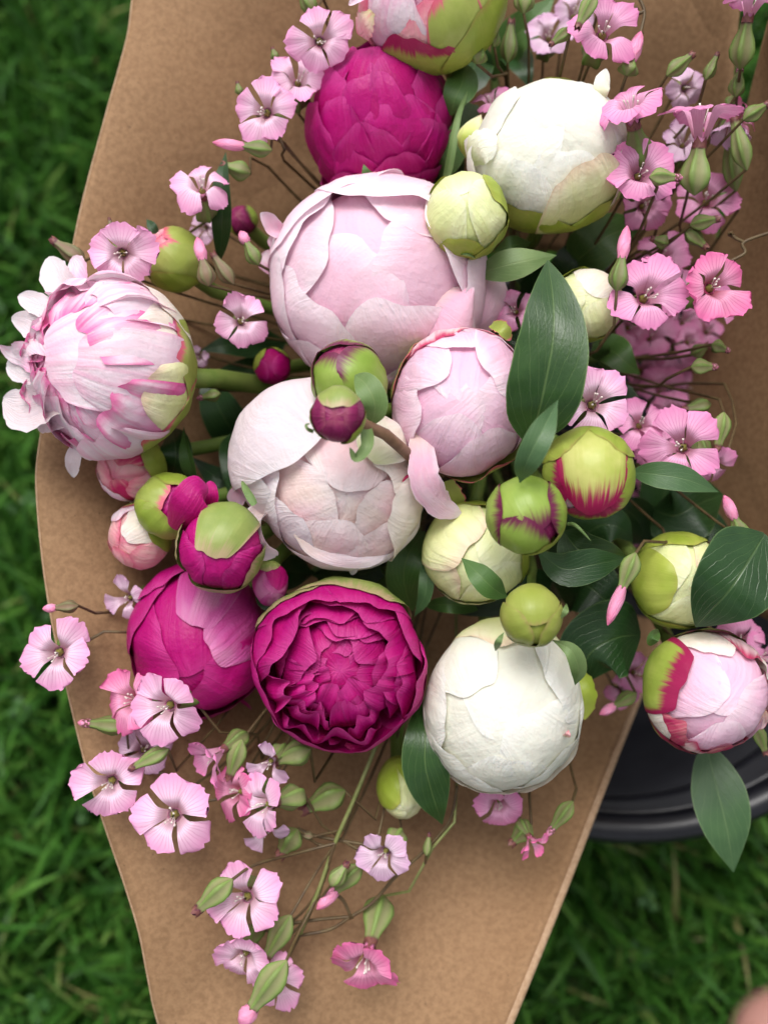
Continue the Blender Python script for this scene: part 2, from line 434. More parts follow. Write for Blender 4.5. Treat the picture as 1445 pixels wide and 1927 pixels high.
def vac_petal_mat(name, edge, mid, throat, vein, vamt):
    b = NB(name)
    u, v = b.uv()
    rnd = b.rand()
    nz = b.noise(b.obj, 160.0, 2.0)
    vw = b.math('ADD', v, b.math('MULTIPLY', b.math('SUBTRACT', nz, 0.5), 0.12))
    col = b.ramp(vw, [(0.0, throat), (0.12, throat), (0.30, mid), (0.6, tuple((a + c) / 2 for a, c in zip(mid, edge))), (0.9, edge), (1.0, edge)])
    wav = b.math('MULTIPLY', b.math('SUBTRACT', b.noise(b.comb(b.math('MULTIPLY', u, 2.0), v, b.math('MULTIPLY', rnd, 20.0)), 3.0, 2.0), 0.5), 0.10)
    fr = b.math('FRACT', b.math('MULTIPLY', b.math('ADD', u, wav), 9.0))
    d = b.math('ABSOLUTE', b.math('SUBTRACT', fr, 0.5))
    line = b.math('SUBTRACT', 1.0, b.step(d, 0.03, 0.20))
    fade = b.math('SUBTRACT', 1.0, b.step(v, 0.40, 1.0))
    fade = b.math('ADD', b.math('MULTIPLY', fade, 0.85), 0.10)
    col = b.mix(b.math('MULTIPLY', b.math('MULTIPLY', line, fade), vamt), col, vein)
    hv = b.math('ADD', b.math('MULTIPLY', rnd, 0.16), 0.92)
    hsv = b.n('ShaderNodeHueSaturation')
    b.put(hsv.inputs['Color'], col); b.put(hsv.inputs['Value'], hv)
    hgt = b.math('ADD', b.math('MULTIPLY', line, 0.5), nz)
    return b.finish(hsv.outputs[0], 0.5, b.bump(hgt, 0.25, 0.0006), 0.28, 0.3)
M_VP_LIGHT = vac_petal_mat('light_pink_soapwort_petal', (0.86, 0.38, 0.64), (0.90, 0.66, 0.80), (0.66, 0.44, 0.48), (0.62, 0.19, 0.42), 0.55)
M_VP_PINK = vac_petal_mat('pink_soapwort_petal', (0.80, 0.27, 0.53), (0.85, 0.46, 0.66), (0.58, 0.28, 0.36), (0.54, 0.10, 0.32), 0.55)
M_VP_HOT = vac_petal_mat('rose_soapwort_petal', (0.84, 0.18, 0.42), (0.86, 0.40, 0.58), (0.45, 0.14, 0.18), (0.55, 0.06, 0.22), 0.55)
M_VP_FADE = vac_petal_mat('faded_lilac_soapwort_petal', (0.72, 0.44, 0.65), (0.82, 0.64, 0.76), (0.40, 0.22, 0.26), (0.42, 0.16, 0.32), 0.65)

def calyx_mat(name, g1, g2, tipc):
    b = NB(name)
    u, v = b.uv()
    fr = b.math('FRACT', b.math('MULTIPLY', u, 5.0))
    d = b.math('ABSOLUTE', b.math('SUBTRACT', fr, 0.5))          # 0 between wings, 0.5 on the wing
    nz = b.noise(b.obj, 260.0, 3.0)
    col = b.mix(b.step(d, 0.12, 0.46), g1, g2)
    col = b.mix(b.math('MULTIPLY', b.step(nz, 0.45, 0.7), 0.35), col, tuple(c * 0.7 for c in g1))
    col = b.mix(b.step(b.math('ADD', v, b.math('MULTIPLY', nz, 0.08)), 0.92, 1.02), col, tipc)
    return b.finish(col, 0.5, b.bump(nz, 0.2, 0.0005), 0.2, 0.3)
M_CALYX = calyx_mat('green_calyx', (0.21, 0.21, 0.09), (0.165, 0.25, 0.06), (0.10, 0.025, 0.04))
M_CALYX_PALE = calyx_mat('pale_green_calyx', (0.30, 0.31, 0.14), (0.21, 0.31, 0.08), (0.14, 0.04, 0.05))
M_CALYX_BROWN = calyx_mat('brownish_calyx', (0.24, 0.16, 0.10), (0.20, 0.19, 0.09), (0.12, 0.04, 0.05))
M_BUDTIP = petal_mat('rolled_pink_bud_tip', [(0.0, (0.70, 0.26, 0.40)), (0.5, (0.84, 0.36, 0.55)), (1.0, (0.78, 0.20, 0.36))],
                     (0.70, 0.16, 0.34), 0.5, 16, trans=0.1)
M_BUDDARK = plain_mat('dark_bud_tip', (0.07, 0.02, 0.03), (0.12, 0.03, 0.05), 0.5, 600.0)
M_STAMEN = plain_mat('white_stamens', (0.74, 0.66, 0.62), (0.62, 0.52, 0.48), 0.6, 900.0)
M_PISTIL = plain_mat('green_throat', (0.16, 0.16, 0.03), (0.22, 0.20, 0.05), 0.6, 700.0)
M_TEETH = plain_mat('purple_brown_calyx_teeth', (0.14, 0.04, 0.045), (0.20, 0.08, 0.06), 0.5, 700.0)

# ------------------------------------------------------------------ the ground and the lawn
def ground_mat():
    b = NB('lawn_soil')
    b.uv()
    nz = b.noise(b.obj, 25.0, 6.0)
    far = b.noise(b.obj, 1.2, 4.0)
    col = b.mix(b.step(nz, 0.3, 0.7), (0.012, 0.018, 0.006), (0.025, 0.045, 0.010))
    col = b.mix(b.math('MULTIPLY', b.step(far, 0.3, 0.7), 0.4), col, (0.035, 0.07, 0.015))
    return b.finish(col, 0.9, b.bump(nz, 0.6, 0.01), 0, 0.2)
gs = 120.0
me = bpy.data.meshes.new('ground')
gx = np.array([-gs, -3, -1.2, -.6, 0, .6, 1.2, 3, gs])
GV = np.zeros((9, 9, 3)); GV[..., 0] = gx[None, :]; GV[..., 1] = gx[:, None] + 0.2
g = link('ground', grid_mesh('ground', GV), None, ground_mat())
g['kind'] = 'structure'; g['label'] = 'dark soil under the green lawn'; g['category'] = 'ground'

# bucket position (needed by the lawn)
RIM_Z = 0.285
def on_z(px, py, z):
    d = (P(px, py, 0) - CAM)
    return CAM + d * ((z - CAM[2]) / d[2])
B_R = 0.165
bp = on_z(1205, 1592, RIM_Z)
BX, BY = bp[0], bp[1] + B_R

def grass_mat():
    b = NB('grass_blades')
    u, v = b.uv()
    a = b.n('ShaderNodeAttribute'); a.attribute_name = 'tone'
    t = b.math('ADD', a.outputs['Fac'], b.math('MULTIPLY', b.math('SUBTRACT', b.noise(b.obj, 7.0, 3.0), 0.5), 0.5))
    col = b.ramp(t, [(0.0, (0.018, 0.066, 0.009)), (0.45, (0.054, 0.170, 0.022)), (0.8, (0.12, 0.28, 0.042)), (0.93, (0.19, 0.32, 0.07)), (1.0, (0.26, 0.24, 0.09))])
    return b.finish(col, 0.40, None, 0.30, 0.45)

def lawn():
    r = np.random.RandomState(5)
    N = 115000
    x = r.uniform(-0.85, 0.85, N); y = r.uniform(-0.62, 1.15, N)
    keep = (x - BX) ** 2 + (y - BY) ** 2 > 0.128 ** 2
    x, y = x[keep], y[keep]
    N = len(x)
    cl = 0.5 + 0.5 * np.sin(x * 23 + 3 * np.sin(y * 11)) * np.sin(y * 19 + 2 * np.sin(x * 13))
    L = r.uniform(0.03, 0.072, N) * (0.75 + 0.5 * cl)
    wd = r.uniform(0.0011, 0.0023, N)
    big = r.rand(N) < 0.12
    wd[big] *= 1.6; L[big] *= 1.45
    az = r.uniform(0, 2 * np.pi, N) + 0.9 * np.sin(x * 9 + y * 7)
    rb = np.hypot(x - BX, y - BY); near = rb < 0.25
    az[near] = np.arctan2(y - BY, x - BX)[near] + r.uniform(-1.0, 1.0, near.sum())
    lean = r.beta(2, 1.6, N) * 1.25
    K = 5
    t = np.linspace(0, 1, K)
    ang = lean[:, None] * (0.35 + 1.0 * t[None, :])
    seg = (L / (K - 1))[:, None]
    dh = np.sin(ang) * seg; dz = np.cos(ang) * seg
    hh = np.concatenate([np.zeros((N, 1)), np.cumsum(dh[:, :-1], 1)], 1)
    zz = np.concatenate([np.zeros((N, 1)), np.cumsum(dz[:, :-1], 1)], 1)
    zz = np.maximum(zz, 0.002)
    cx = x[:, None] + np.cos(az)[:, None] * hh; cy = y[:, None] + np.sin(az)[:, None] * hh
    tw = r.uniform(-0.9, 0.9, N)
    sx = -np.sin(az + tw); sy = np.cos(az + tw)
    w = wd[:, None] * np.array([0.8, 1.0, 0.95, 0.65, 0.05])[None, :]
    V = np.zeros((N, K, 2, 3))
    V[:, :, 0, 0] = cx - sx[:, None] * w; V[:, :, 0, 1] = cy - sy[:, None] * w; V[:, :, 0, 2] = zz
    V[:, :, 1, 0] = cx + sx[:, None] * w; V[:, :, 1, 1] = cy + sy[:, None] * w; V[:, :, 1, 2] = zz
    base = (np.arange(N) * K * 2)[:, None]
    q = np.array([[2 * i, 2 * i + 1, 2 * i + 3, 2 * i + 2] for i in range(K - 1)]).reshape(1, -1)
    F = (base + q).reshape(-1)
    me = bpy.data.meshes.new('lawn_grass')
    nv = N * K * 2; nf = N * (K - 1)
    me.vertices.add(nv); me.vertices.foreach_set('co', V.reshape(-1).astype(np.float32))
    me.loops.add(nf * 4); me.loops.foreach_set('vertex_index', F.astype(np.int32))
    me.polygons.add(nf)
    me.polygons.foreach_set('loop_start', np.arange(0, nf * 4, 4, dtype=np.int32))
    me.polygons.foreach_set('loop_total', np.full(nf, 4, np.int32))
    me.polygons.foreach_set('use_smooth', np.ones(nf, bool))
    tone = np.clip(r.normal(0.40, 0.25, N), 0, 0.93)
    tone[r.rand(N) < 0.015] = 1.0
    at = me.attributes.new('tone', 'FLOAT', 'POINT')
    at.data.foreach_set('value', np.repeat(tone, K * 2).astype(np.float32))
    me.update(); me.validate()
    o = link('lawn_grass', me, None, grass_mat())
    o['kind'] = 'stuff'; o['label'] = 'dark green long-bladed lawn grass under and around the bucket'; o['category'] = 'grass'
lawn()

def clover():
    r = np.random.RandomState(11)
    V = []; F = []
    mat = plain_mat('clover_leaf', (0.03, 0.10, 0.02), (0.06, 0.16, 0.035), 0.5, 80.0, 0.1, 0.25)
    for k in range(420):
        cx, cy = r.uniform(-0.55, 0.5), r.uniform(-0.45, 0.8)
        if (cx - BX) ** 2 + (cy - BY) ** 2 < 0.15 ** 2 or r.rand() > (0.85 if cy < 0.15 else 0.3):
            continue
        z = r.uniform(0.02, 0.05); R = r.uniform(0.005, 0.010); a0 = r.uniform(0, 6.28)
        tx, ty = r.normal(0, 0.3, 2)
        for j in range(3):
            a = a0 + j * 2.094
            c = np.array([math.cos(a), math.sin(a)]); s = np.array([-c[1], c[0]])
            pts = [(0, 0), (.45, .42), (.85, .52), (1.12, .28), (1.04, 0), (1.12, -.28), (.85, -.52), (.45, -.42)]
            b0 = len(V)
            for (p, q) in pts:
                xy = c * p * R + s * q * R
                V.append((cx + xy[0], cy + xy[1], z + tx * xy[0] + ty * xy[1] - 0.25 * abs(q) * R))
            F += [(b0, b0 + 1, b0 + 2, b0 + 3, b0 + 4), (b0, b0 + 4, b0 + 5, b0 + 6, b0 + 7)]
    me = bpy.data.meshes.new('clover'); me.from_pydata(V, [], F); me.update()
    o = link('clover', me, None, mat)
    o['kind'] = 'stuff'; o['label'] = 'small round clover leaves growing among the grass'; o['category'] = 'clover'
clover()

# ------------------------------------------------------------------ bucket
def lathe(prof, n, cx, cy):
    prof = np.asarray(prof, float)
    a = np.linspace(0, 2 * np.pi, n, endpoint=False)
    V = np.zeros((len(prof), n, 3))
    V[..., 0] = cx + prof[:, 0:1] * np.cos(a); V[..., 1] = cy + prof[:, 0:1] * np.sin(a); V[..., 2] = prof[:, 1:2]
    return V
bk = Thing('bucket', 'round black plastic bucket with rolled rim standing on the grass under the bouquet', 'bucket', (BX, BY, 0))
bk.add('wall', lathe([(0.0, 0.004), (0.118, 0.004), (0.121, 0.010), (B_R - .014, RIM_Z - .014), (B_R - .017, RIM_Z - .014), (0.118, 0.012), (0.0, 0.010)], 96, BX, BY), M_BLACK, True)
rim = []
for k in range(15):
    a = math.radians(-120 + 300 * k / 14)
    rim.append((B_R - 0.0075 + 0.0075 * math.cos(a), RIM_Z - 0.008 + 0.008 * math.sin(a)))
rim = [(B_R - 0.014, RIM_Z - 0.034), (B_R - 0.004, RIM_Z - 0.033), (B_R - 0.003, RIM_Z - 0.020)] + rim[1:] + [(B_R - 0.0165, RIM_Z - 0.020), (B_R - 0.0175, RIM_Z - 0.034)]
bk.add('rim', lathe(rim, 128, BX, BY), M_BLACK, True)
bk.add('inner_lip', lathe([(B_R - 0.0185, RIM_Z - .045), (B_R - 0.023, RIM_Z - .048), (B_R - 0.024, RIM_Z - .052), (B_R - 0.020, RIM_Z - .056)], 96, BX, BY), M_BLACK, True)

# ------------------------------------------------------------------ kraft paper wrap
pw = Thing('paper_wrap', 'brown kraft paper cone wrapped round the bouquet, spread open at the front', 'paper', P(900, 900, -0.16))
def sheet(rows, ns, nt, power=1.5,  seed=1, wobble=0.0036, name='sheet'):
    """rows: (outer px,py,h, inner px,py,h [, mid px,py,h])"""
    pw_ = np.interp(np.linspace(0, 1, ns), np.linspace(0, 1, len(rows)), power if np.ndim(power) else [power] * len(rows))
    o = catmull([r[0:3] for r in rows], ns); i = catmull([r[3:6] for r in rows], ns)
    V = np.zeros((nt, ns, 3))
    for a, t in enumerate(np.linspace(0, 1, nt)):
        for s in range(ns):
            px = o[s, 0] + (i[s, 0] - o[s, 0]) * t
            py = o[s, 1] + (i[s, 1] - o[s, 1]) * t
            h = o[s, 2] + (i[s, 2] - o[s, 2]) * t ** pw_[s]
            V[a, s] = P(px, py, h)
    w = wob(V * 22, seed, 1.0)[..., None] * wobble
    V += w * VH
    return V
FLAP = [  # clockwise: from the lower right edge, along the bottom, up the left side and over the top
    (930, 1990, -0.020, 1255, 1170, -0.150),
    (800, 2080, -0.024, 1150, 1150, -0.155),
    (600, 2120, -0.026, 1000, 1120, -0.160),
    (338, 2010, -0.022, 850, 1080, -0.160),
    (262, 1745, -0.016, 760, 1030, -0.160),
    (203, 1560, -0.014, 720, 980, -0.160),
    (150, 1395, -0.014, 690, 920, -0.160),
    (98, 1150, -0.014, 670, 860, -0.160),
    (74, 960, -0.015, 660, 800, -0.160),
    (77, 835, -0.018, 660, 760, -0.160),
    (140, 455, -0.030, 690, 660, -0.160),
    (196, 222, -0.034, 730, 600, -0.160),
    (232, 90, -0.036, 760, 560, -0.160),
    (300, -140, -0.040, 800, 520, -0.160),
    (620, -330, -0.045, 900, 480, -0.165),
    (1000, -360, -0.050, 1000, 470, -0.165),
    (1290, -260, -0.050, 1200, 500, -0.160),
    (1402, -60, -0.048, 1338, 560, -0.140),
]
flapV = sheet(FLAP, 110, 46, [1.6, 2.0, 2.2, 2.2] + [2.0, 1.9, 1.8, 1.7, 1.6, 1.5, 1.6, 1.8, 1.9, 1.9, 1.8, 1.6, 1.5, 1.4], 3)
fl = pw.add('front_sheet', flapV, M_KRAFT)
sol = fl.modifiers.new('thickness', 'SOLIDIFY'); sol.thickness = 0.0005; sol.offset = 0
SIDE = [
    (1475, -70, 0.030, 1432, 95, -0.040),
    (1560, 60, 0.032, 1398, 230, -0.060),
    (1640, 300, 0.034, 1360, 420, -0.080),
    (1680, 560, 0.034, 1290, 640, -0.105),
    (1690, 820, 0.030, 1270, 830, -0.120),
    (1660, 1050, 0.020, 1285, 990, -0.130),
    (1600, 1250, 0.005, 1300, 1090, -0.140),
]
sdV = sheet(SIDE, 50, 30, 0.8, 9, 0.0015)
sd_ = pw.add('side_sheet', sdV, M_KRAFT)
sol = sd_.modifiers.new('thickness', 'SOLIDIFY'); sol.thickness = 0.0005; sol.offset = 0
# folded lip along the lower right edge and pale cut edge along the left
e0 = flapV[:, 0]
lipV = np.zeros((len(e0), 4, 3))
for k in range(len(e0)):
    lipV[k, 0] = e0[k] - VR * 0.0010 + VH * 0.0009
    lipV[k, 1] = e0[k] + VR * 0.0006 + VH * 0.0013
    lipV[k, 2] = e0[k] + VR * 0.0022 + VH * 0.0006 - VU * 0.0006
    lipV[k, 3] = e0[k] + VR * 0.0026 - VH * 0.0030 - VU * 0.0008
pw.add('folded_edge', lipV, M_KRAFT_EDGE)
ec = flapV[0]
pw.tube('cut_edge', [tuple(p) for p in ec[14:95:2]], 0.00045, M_KRAFT_EDGE, n=160, k=6)

# ------------------------------------------------------------------ flower builders
FOOT = np.array([BX - 0.01, BY - 0.02, 0.03])          # where the cut stems stand in the bucket
GATHER = P(930, 760, -0.175)                            # where the stems pass the neck of the wrap
_seed = [100]
def nseed():
    _seed[0] += 7
    return _seed[0]

def stem_to_foot(p, first=None):
    j = np.random.RandomState(int(abs(p[0] * 1e4 + p[1] * 7e4)) % 9999)
    g = GATHER + np.array([j.uniform(-.022, .022), j.uniform(-.022, .022), j.uniform(-.01, .01)])
    f = FOOT + np.array([j.uniform(-.05, .05), j.uniform(-.05, .05), 0])
    pts = [p]
    if first is not None:
        pts += list(first)
    return pts + [g, f]

class Bloom(Thing):
    """a peony head: local z runs from the stem to the open end, phi is counted from image right"""
    def __init__(self, name, label, cat, px, py, h, r, axis, sc_=(1, 1, 1), group=None, stem=True, via=None, srad=0.0030, smat=None):
        self.h = h; self.tight = 1.0; self.lop = .045; self.sd = int(px * 3 + py)
        self.c = P(px, py, h)
        self.R = S(r, h)
        self.Z = vdir(axis)
        ref = VR if abs(self.Z @ VR) < 0.9 else VU
        if abs(self.Z @ VR) < 0.9:
            self.X = unit(VR - self.Z * (VR @ self.Z)); self.Y = np.cross(self.Z, self.X)
        else:
            self.Y = unit(VU - self.Z * (VU @ self.Z)); self.X = np.cross(self.Y, self.Z)
        self.s = np.array(sc_, float)
        base = self.c - self.Z * self.R * self.s[2] * 0.97
        super().__init__(name, label, cat, base, group)
        self.base = base
        if stem:
            pts = stem_to_foot(base + self.Z * self.R * 0.1, via if via is not None else [base - self.Z * self.R * 0.55])
            self.tube('stem', pts, srad, smat or M_STEM, n=26, k=10)
    def w(self, p):
        d = p / (np.linalg.norm(p, axis=-1, keepdims=True) + 1e-9)
        p = p * (1 + self.lop * wob(d * 1.7, self.sd) + self.lop * .38 * wob(d * 5.5, self.sd + 5))[..., None]
        p = p * self.s * self.R
        return self.c + p[..., 0:1] * self.X + p[..., 1:2] * self.Y + p[..., 2:3] * self.Z
    def core(self, mat, R=0.88, name='inner_petals', bumps=0.03, seed=None, n=28):
        seed = seed or nseed()
        th = np.linspace(math.radians(.3), math.radians(179.7), n)[:, None]; ph = np.linspace(0, 2 * np.pi, n * 2, endpoint=False)[None, :]
        d = np.stack([np.sin(th) * np.cos(ph), np.sin(th) * np.sin(ph), np.cos(th) + 0 * ph], -1)
        r = R * (1 + bumps * wob(d * 3, seed))
        V = self.w(d * r[..., None])[::-1]
        return self.add(name, V, mat, True)
    def petal(self, phi, tht, W, R, mat, thb=168, rnd=.35, rag=.05, lift=.0, tip=0.0, ruf=.012, bw=.3, sp=.0, name='petal',
              nu=19, nv=21, seed=None, rf=3.0, wave=0.0, wk=7.0, crease=0.0, label=None, notch=0.0, hug=None, pleat=.006):
        seed = seed or nseed()
        R = .9 + (R - .9) * self.tight if R > .9 else R
        rr = np.random.RandomState(seed)
        u = np.linspace(-1, 1, nu)[None, :]; v = np.linspace(0, 1, nv)[:, None]
        prof = bw + (1 - bw) * np.sin(np.pi / 2 * np.clip(v / .62, 0, 1)) ** .8
        prof = prof * np.where(v > .62, np.sqrt(np.clip(1 - .55 * ((v - .62) / .38) ** 2, 0, 1)), 1)
        a = math.radians(W) * u * prof
        f0 = rr.uniform(0, 6.28, 3)
        rg = np.sin(u * 3.2 + f0[0]) + .5 * np.sin(u * 6.5 + f0[1]) + .14 * np.sin(u * 13 + f0[2])
        the = tht + rnd * W * np.abs(u) ** 2.6 + rag * W * rg + notch * W * np.exp(-(u / .16) ** 2)
        th = np.radians(thb + (the - thb) * v)
        ph = math.radians(phi)
        m = np.stack([np.sin(th) * math.cos(ph), np.sin(th) * math.sin(ph), np.cos(th)], -1)
        t = np.array([-math.sin(ph), math.cos(ph), 0.0])
        p = np.cos(a)[..., None] * m + np.sin(a)[..., None] * t
        au = np.abs(u)
        r = 1 + lift * sm(au, .5, 1) * v + tip * sm(v, .55, 1.0) ** 1.5 + sp * u * sm(v, .1, .6)
        r = r + ruf * wob(p * rf + 3, seed, 1.0) + .35 * ruf * wob(p * rf * 3 + 3, seed + 1, 1.0)
        r = r + wave * np.sin(u * wk + f0[0]) * sm(v, .45, 1) * (0.4 + au)
        hug = (.007 if tip < .03 and wave < .03 else 0.0) if hug is None else hug
        r = r - hug * (sm(au, .72, 1) * sm(v, .2, .6) + sm(v, .86, 1))
        r = r + pleat * np.sin(u * (9 + 5 * rr.rand()) + f0[1] + 1.5 * v) * sm(v, .2, .8)
        r = r - crease * np.exp(-(u / .10) ** 2) * sm(v, .3, .9)
        return self.add(name, self.w(p * (R * r)[..., None]), mat, label=label)
    def ring(self, n, tht, W, R, mats, ph0=0.0, jit=10, tj=8, step=0.012, **kw):
        rr = np.random.RandomState(nseed())
        mats = mats if isinstance(mats, list) else [mats]
        for i in range(n):
            self.petal(ph0 + 360.0 * i / n + rr.uniform(-jit, jit), tht + rr.uniform(-tj, tj), W * rr.uniform(.88, 1.12),
                       R + step * (i % 3) + rr.uniform(-.004, .004), mats[i % len(mats)], **kw)
    def free(self, name, pts, width, mat, **kw):
        return blade(self, name, pts, width, mat, **kw)
    def leaf(self, pts, width, mat=None, **kw):
        kw.setdefault('fold', 0.16)
        kw.setdefault('wave', .07)
        kw.setdefault('ruf', .055)
        kw.setdefault('shape', 'leaf')
        return blade(self, 'leaf', pts, width, mat or M_LEAF, **kw)

SHAPES = {
    'leaf': ([0, .06, .18, .35, .5, .65, .8, .92, 1], [.05, .16, .62, .96, 1, .86, .52, .2, .01]),
    'oval': ([0, .06, .2, .4, .6, .8, .92, 1], [.08, .34, .78, 1, .98, .72, .38, .02]),
    'broad': ([0, .05, .15, .3, .5, .7, .85, .95, 1], [.06, .38, .82, 1, .97, .75, .44, .17, .01]),
    'petal': ([0, .12, .35, .6, .8, .92, .98, 1], [.25, .42, .78, 1, .96, .72, .42, .18]),
    'guard': ([0, .1, .3, .55, .8, .93, 1], [.35, .62, .92, 1, .92, .66, .25]),
    'round': ([0, .08, .2, .4, .6, .8, .92, 1], [.45, .66, .84, .98, 1, .84, .58, .16]),
    'tongue': ([0, .2, .5, .75, .92, 1], [.5, .8, 1, .9, .55, .12]),
    'strand': ([0, .2, .6, .9, 1], [.8, 1, .8, .4, .05]),
}
def blade(th, name, pts, width, mat, fold=0.0, cup=0.0, roll=0.0, shape='petal', ruf=0.03, nu=13, nv=22, wave=0.0, wk=9.0, seed=None, label=None, parent=None, twist=0.0, rag=0.0):
    """thin blade along a spine of (px, py, h); width = half width in px; cup/fold lift the edges towards the viewer"""
    seed = seed or nseed()
    hm = float(np.mean([p[2] for p in pts]))
    c = catmull([P(*p) for p in pts], nv)
    T = np.gradient(c, axis=0); T /= np.linalg.norm(T, axis=1)[:, None] + 1e-12
    vv = np.linspace(0, 1, nv)
    wv = np.interp(vv, *SHAPES[shape]) * S(width, hm)
    ws = wv.copy(); ws[1:-1] = .25 * wv[:-2] + .5 * wv[1:-1] + .25 * wv[2:]
    u = np.linspace(-1, 1, nu)
    V = np.zeros((nv, nu, 3))
    rr = np.random.RandomState(seed)
    f0 = rr.uniform(0, 6.28, 2)
    for i in range(nv):
        n = unit(VH - T[i] * (VH @ T[i]))
        s = np.cross(T[i], n)
        a = math.radians(roll + twist * vv[i])
        s2 = s * math.cos(a) + n * math.sin(a); n2 = -s * math.sin(a) + n * math.cos(a)
        for j in range(nu):
            au = abs(u[j])
            ww = ws[i]
            if rag and au > .99:
                ww = ww * (1 + rag * math.sin(vv[i] * 31 + f0[0]) + rag * .7 * math.sin(vv[i] * 57 + f0[1]))
            z = (fold * au + cup * u[j] ** 2) * ws[i] + wave * ws[i] * math.sin(vv[i] * wk + (u[j] > 0) * 2.1 + f0[0]) * au ** 1.5
            V[i, j] = c[i] + s2 * u[j] * ww + n2 * z
    V += (wob(V * 90, seed) * ruf * ws.max())[..., None] * VH
    return th.add(name, V, mat, parent=parent, label=label)

# ---- soapwort: five-petalled small flowers with ribbed calyces
def calyx_grid(base, tip, w, nz=14, nk=30, narrow=0.42):
    base, tip = np.asarray(base), np.asarray(tip)
    ax = tip - base; L = np.linalg.norm(ax); ax = ax / L
    A = unit(np.cross(ax, [0.3, 0.2, 0.93])); B = np.cross(ax, A)
    t = np.linspace(0, 1, nz)
    prof = np.interp(t, [0, .06, .2, .38, .6, .82, 1], [.10, .42, .86, 1.0, .84, .55, narrow])
    k = np.arange(nk) * 2 * np.pi / nk
    wing = np.abs(np.cos(2.5 * k)) ** 5
    V = np.zeros((nz, nk, 3))
    for i in range(nz):
        r = w * prof[i] * (0.80 + 0.34 * wing * min(1, prof[i] * 1.1))
        V[i] = base + ax * L * t[i] + (r * np.cos(k))[:, None] * A + (r * np.sin(k))[:, None] * B
    return V

def teeth(th, tip, ax, w, mat, parent):
    """five little pointed calyx teeth"""
    A = unit(np.cross(ax, [0.3, 0.2, 0.93])); B = np.cross(ax, A)
    V = np.zeros((3, 20, 3))
    for j in range(20):
        a = 2 * math.pi * j / 20
        pk = 1.0 if j % 4 == 0 else (.45 if j % 2 else 0.12)
        d = math.cos(a) * A + math.sin(a) * B
        V[0, j] = tip - ax * w * .35 + d * w * 1.03
        V[1, j] = tip + ax * w * .2 + d * w * .98
        V[2, j] = tip + ax * w * (.25 + 1.0 * pk) + d * w * (1.05)
    th.add('calyx_teeth', V, mat, True, parent)

def thin_stem(th, start, pts, h, mat, rad=0.00062, deep=False):
    if pts:
        q = [start] + [P(*(p if len(p) == 3 else (p[0], p[1], h))) for p in pts]
    else:
        q = [start]
    if deep or not pts:
        q = stem_to_foot(q[0], q[1:])
    th.tube('stem', q, rad, mat, n=30, k=6)

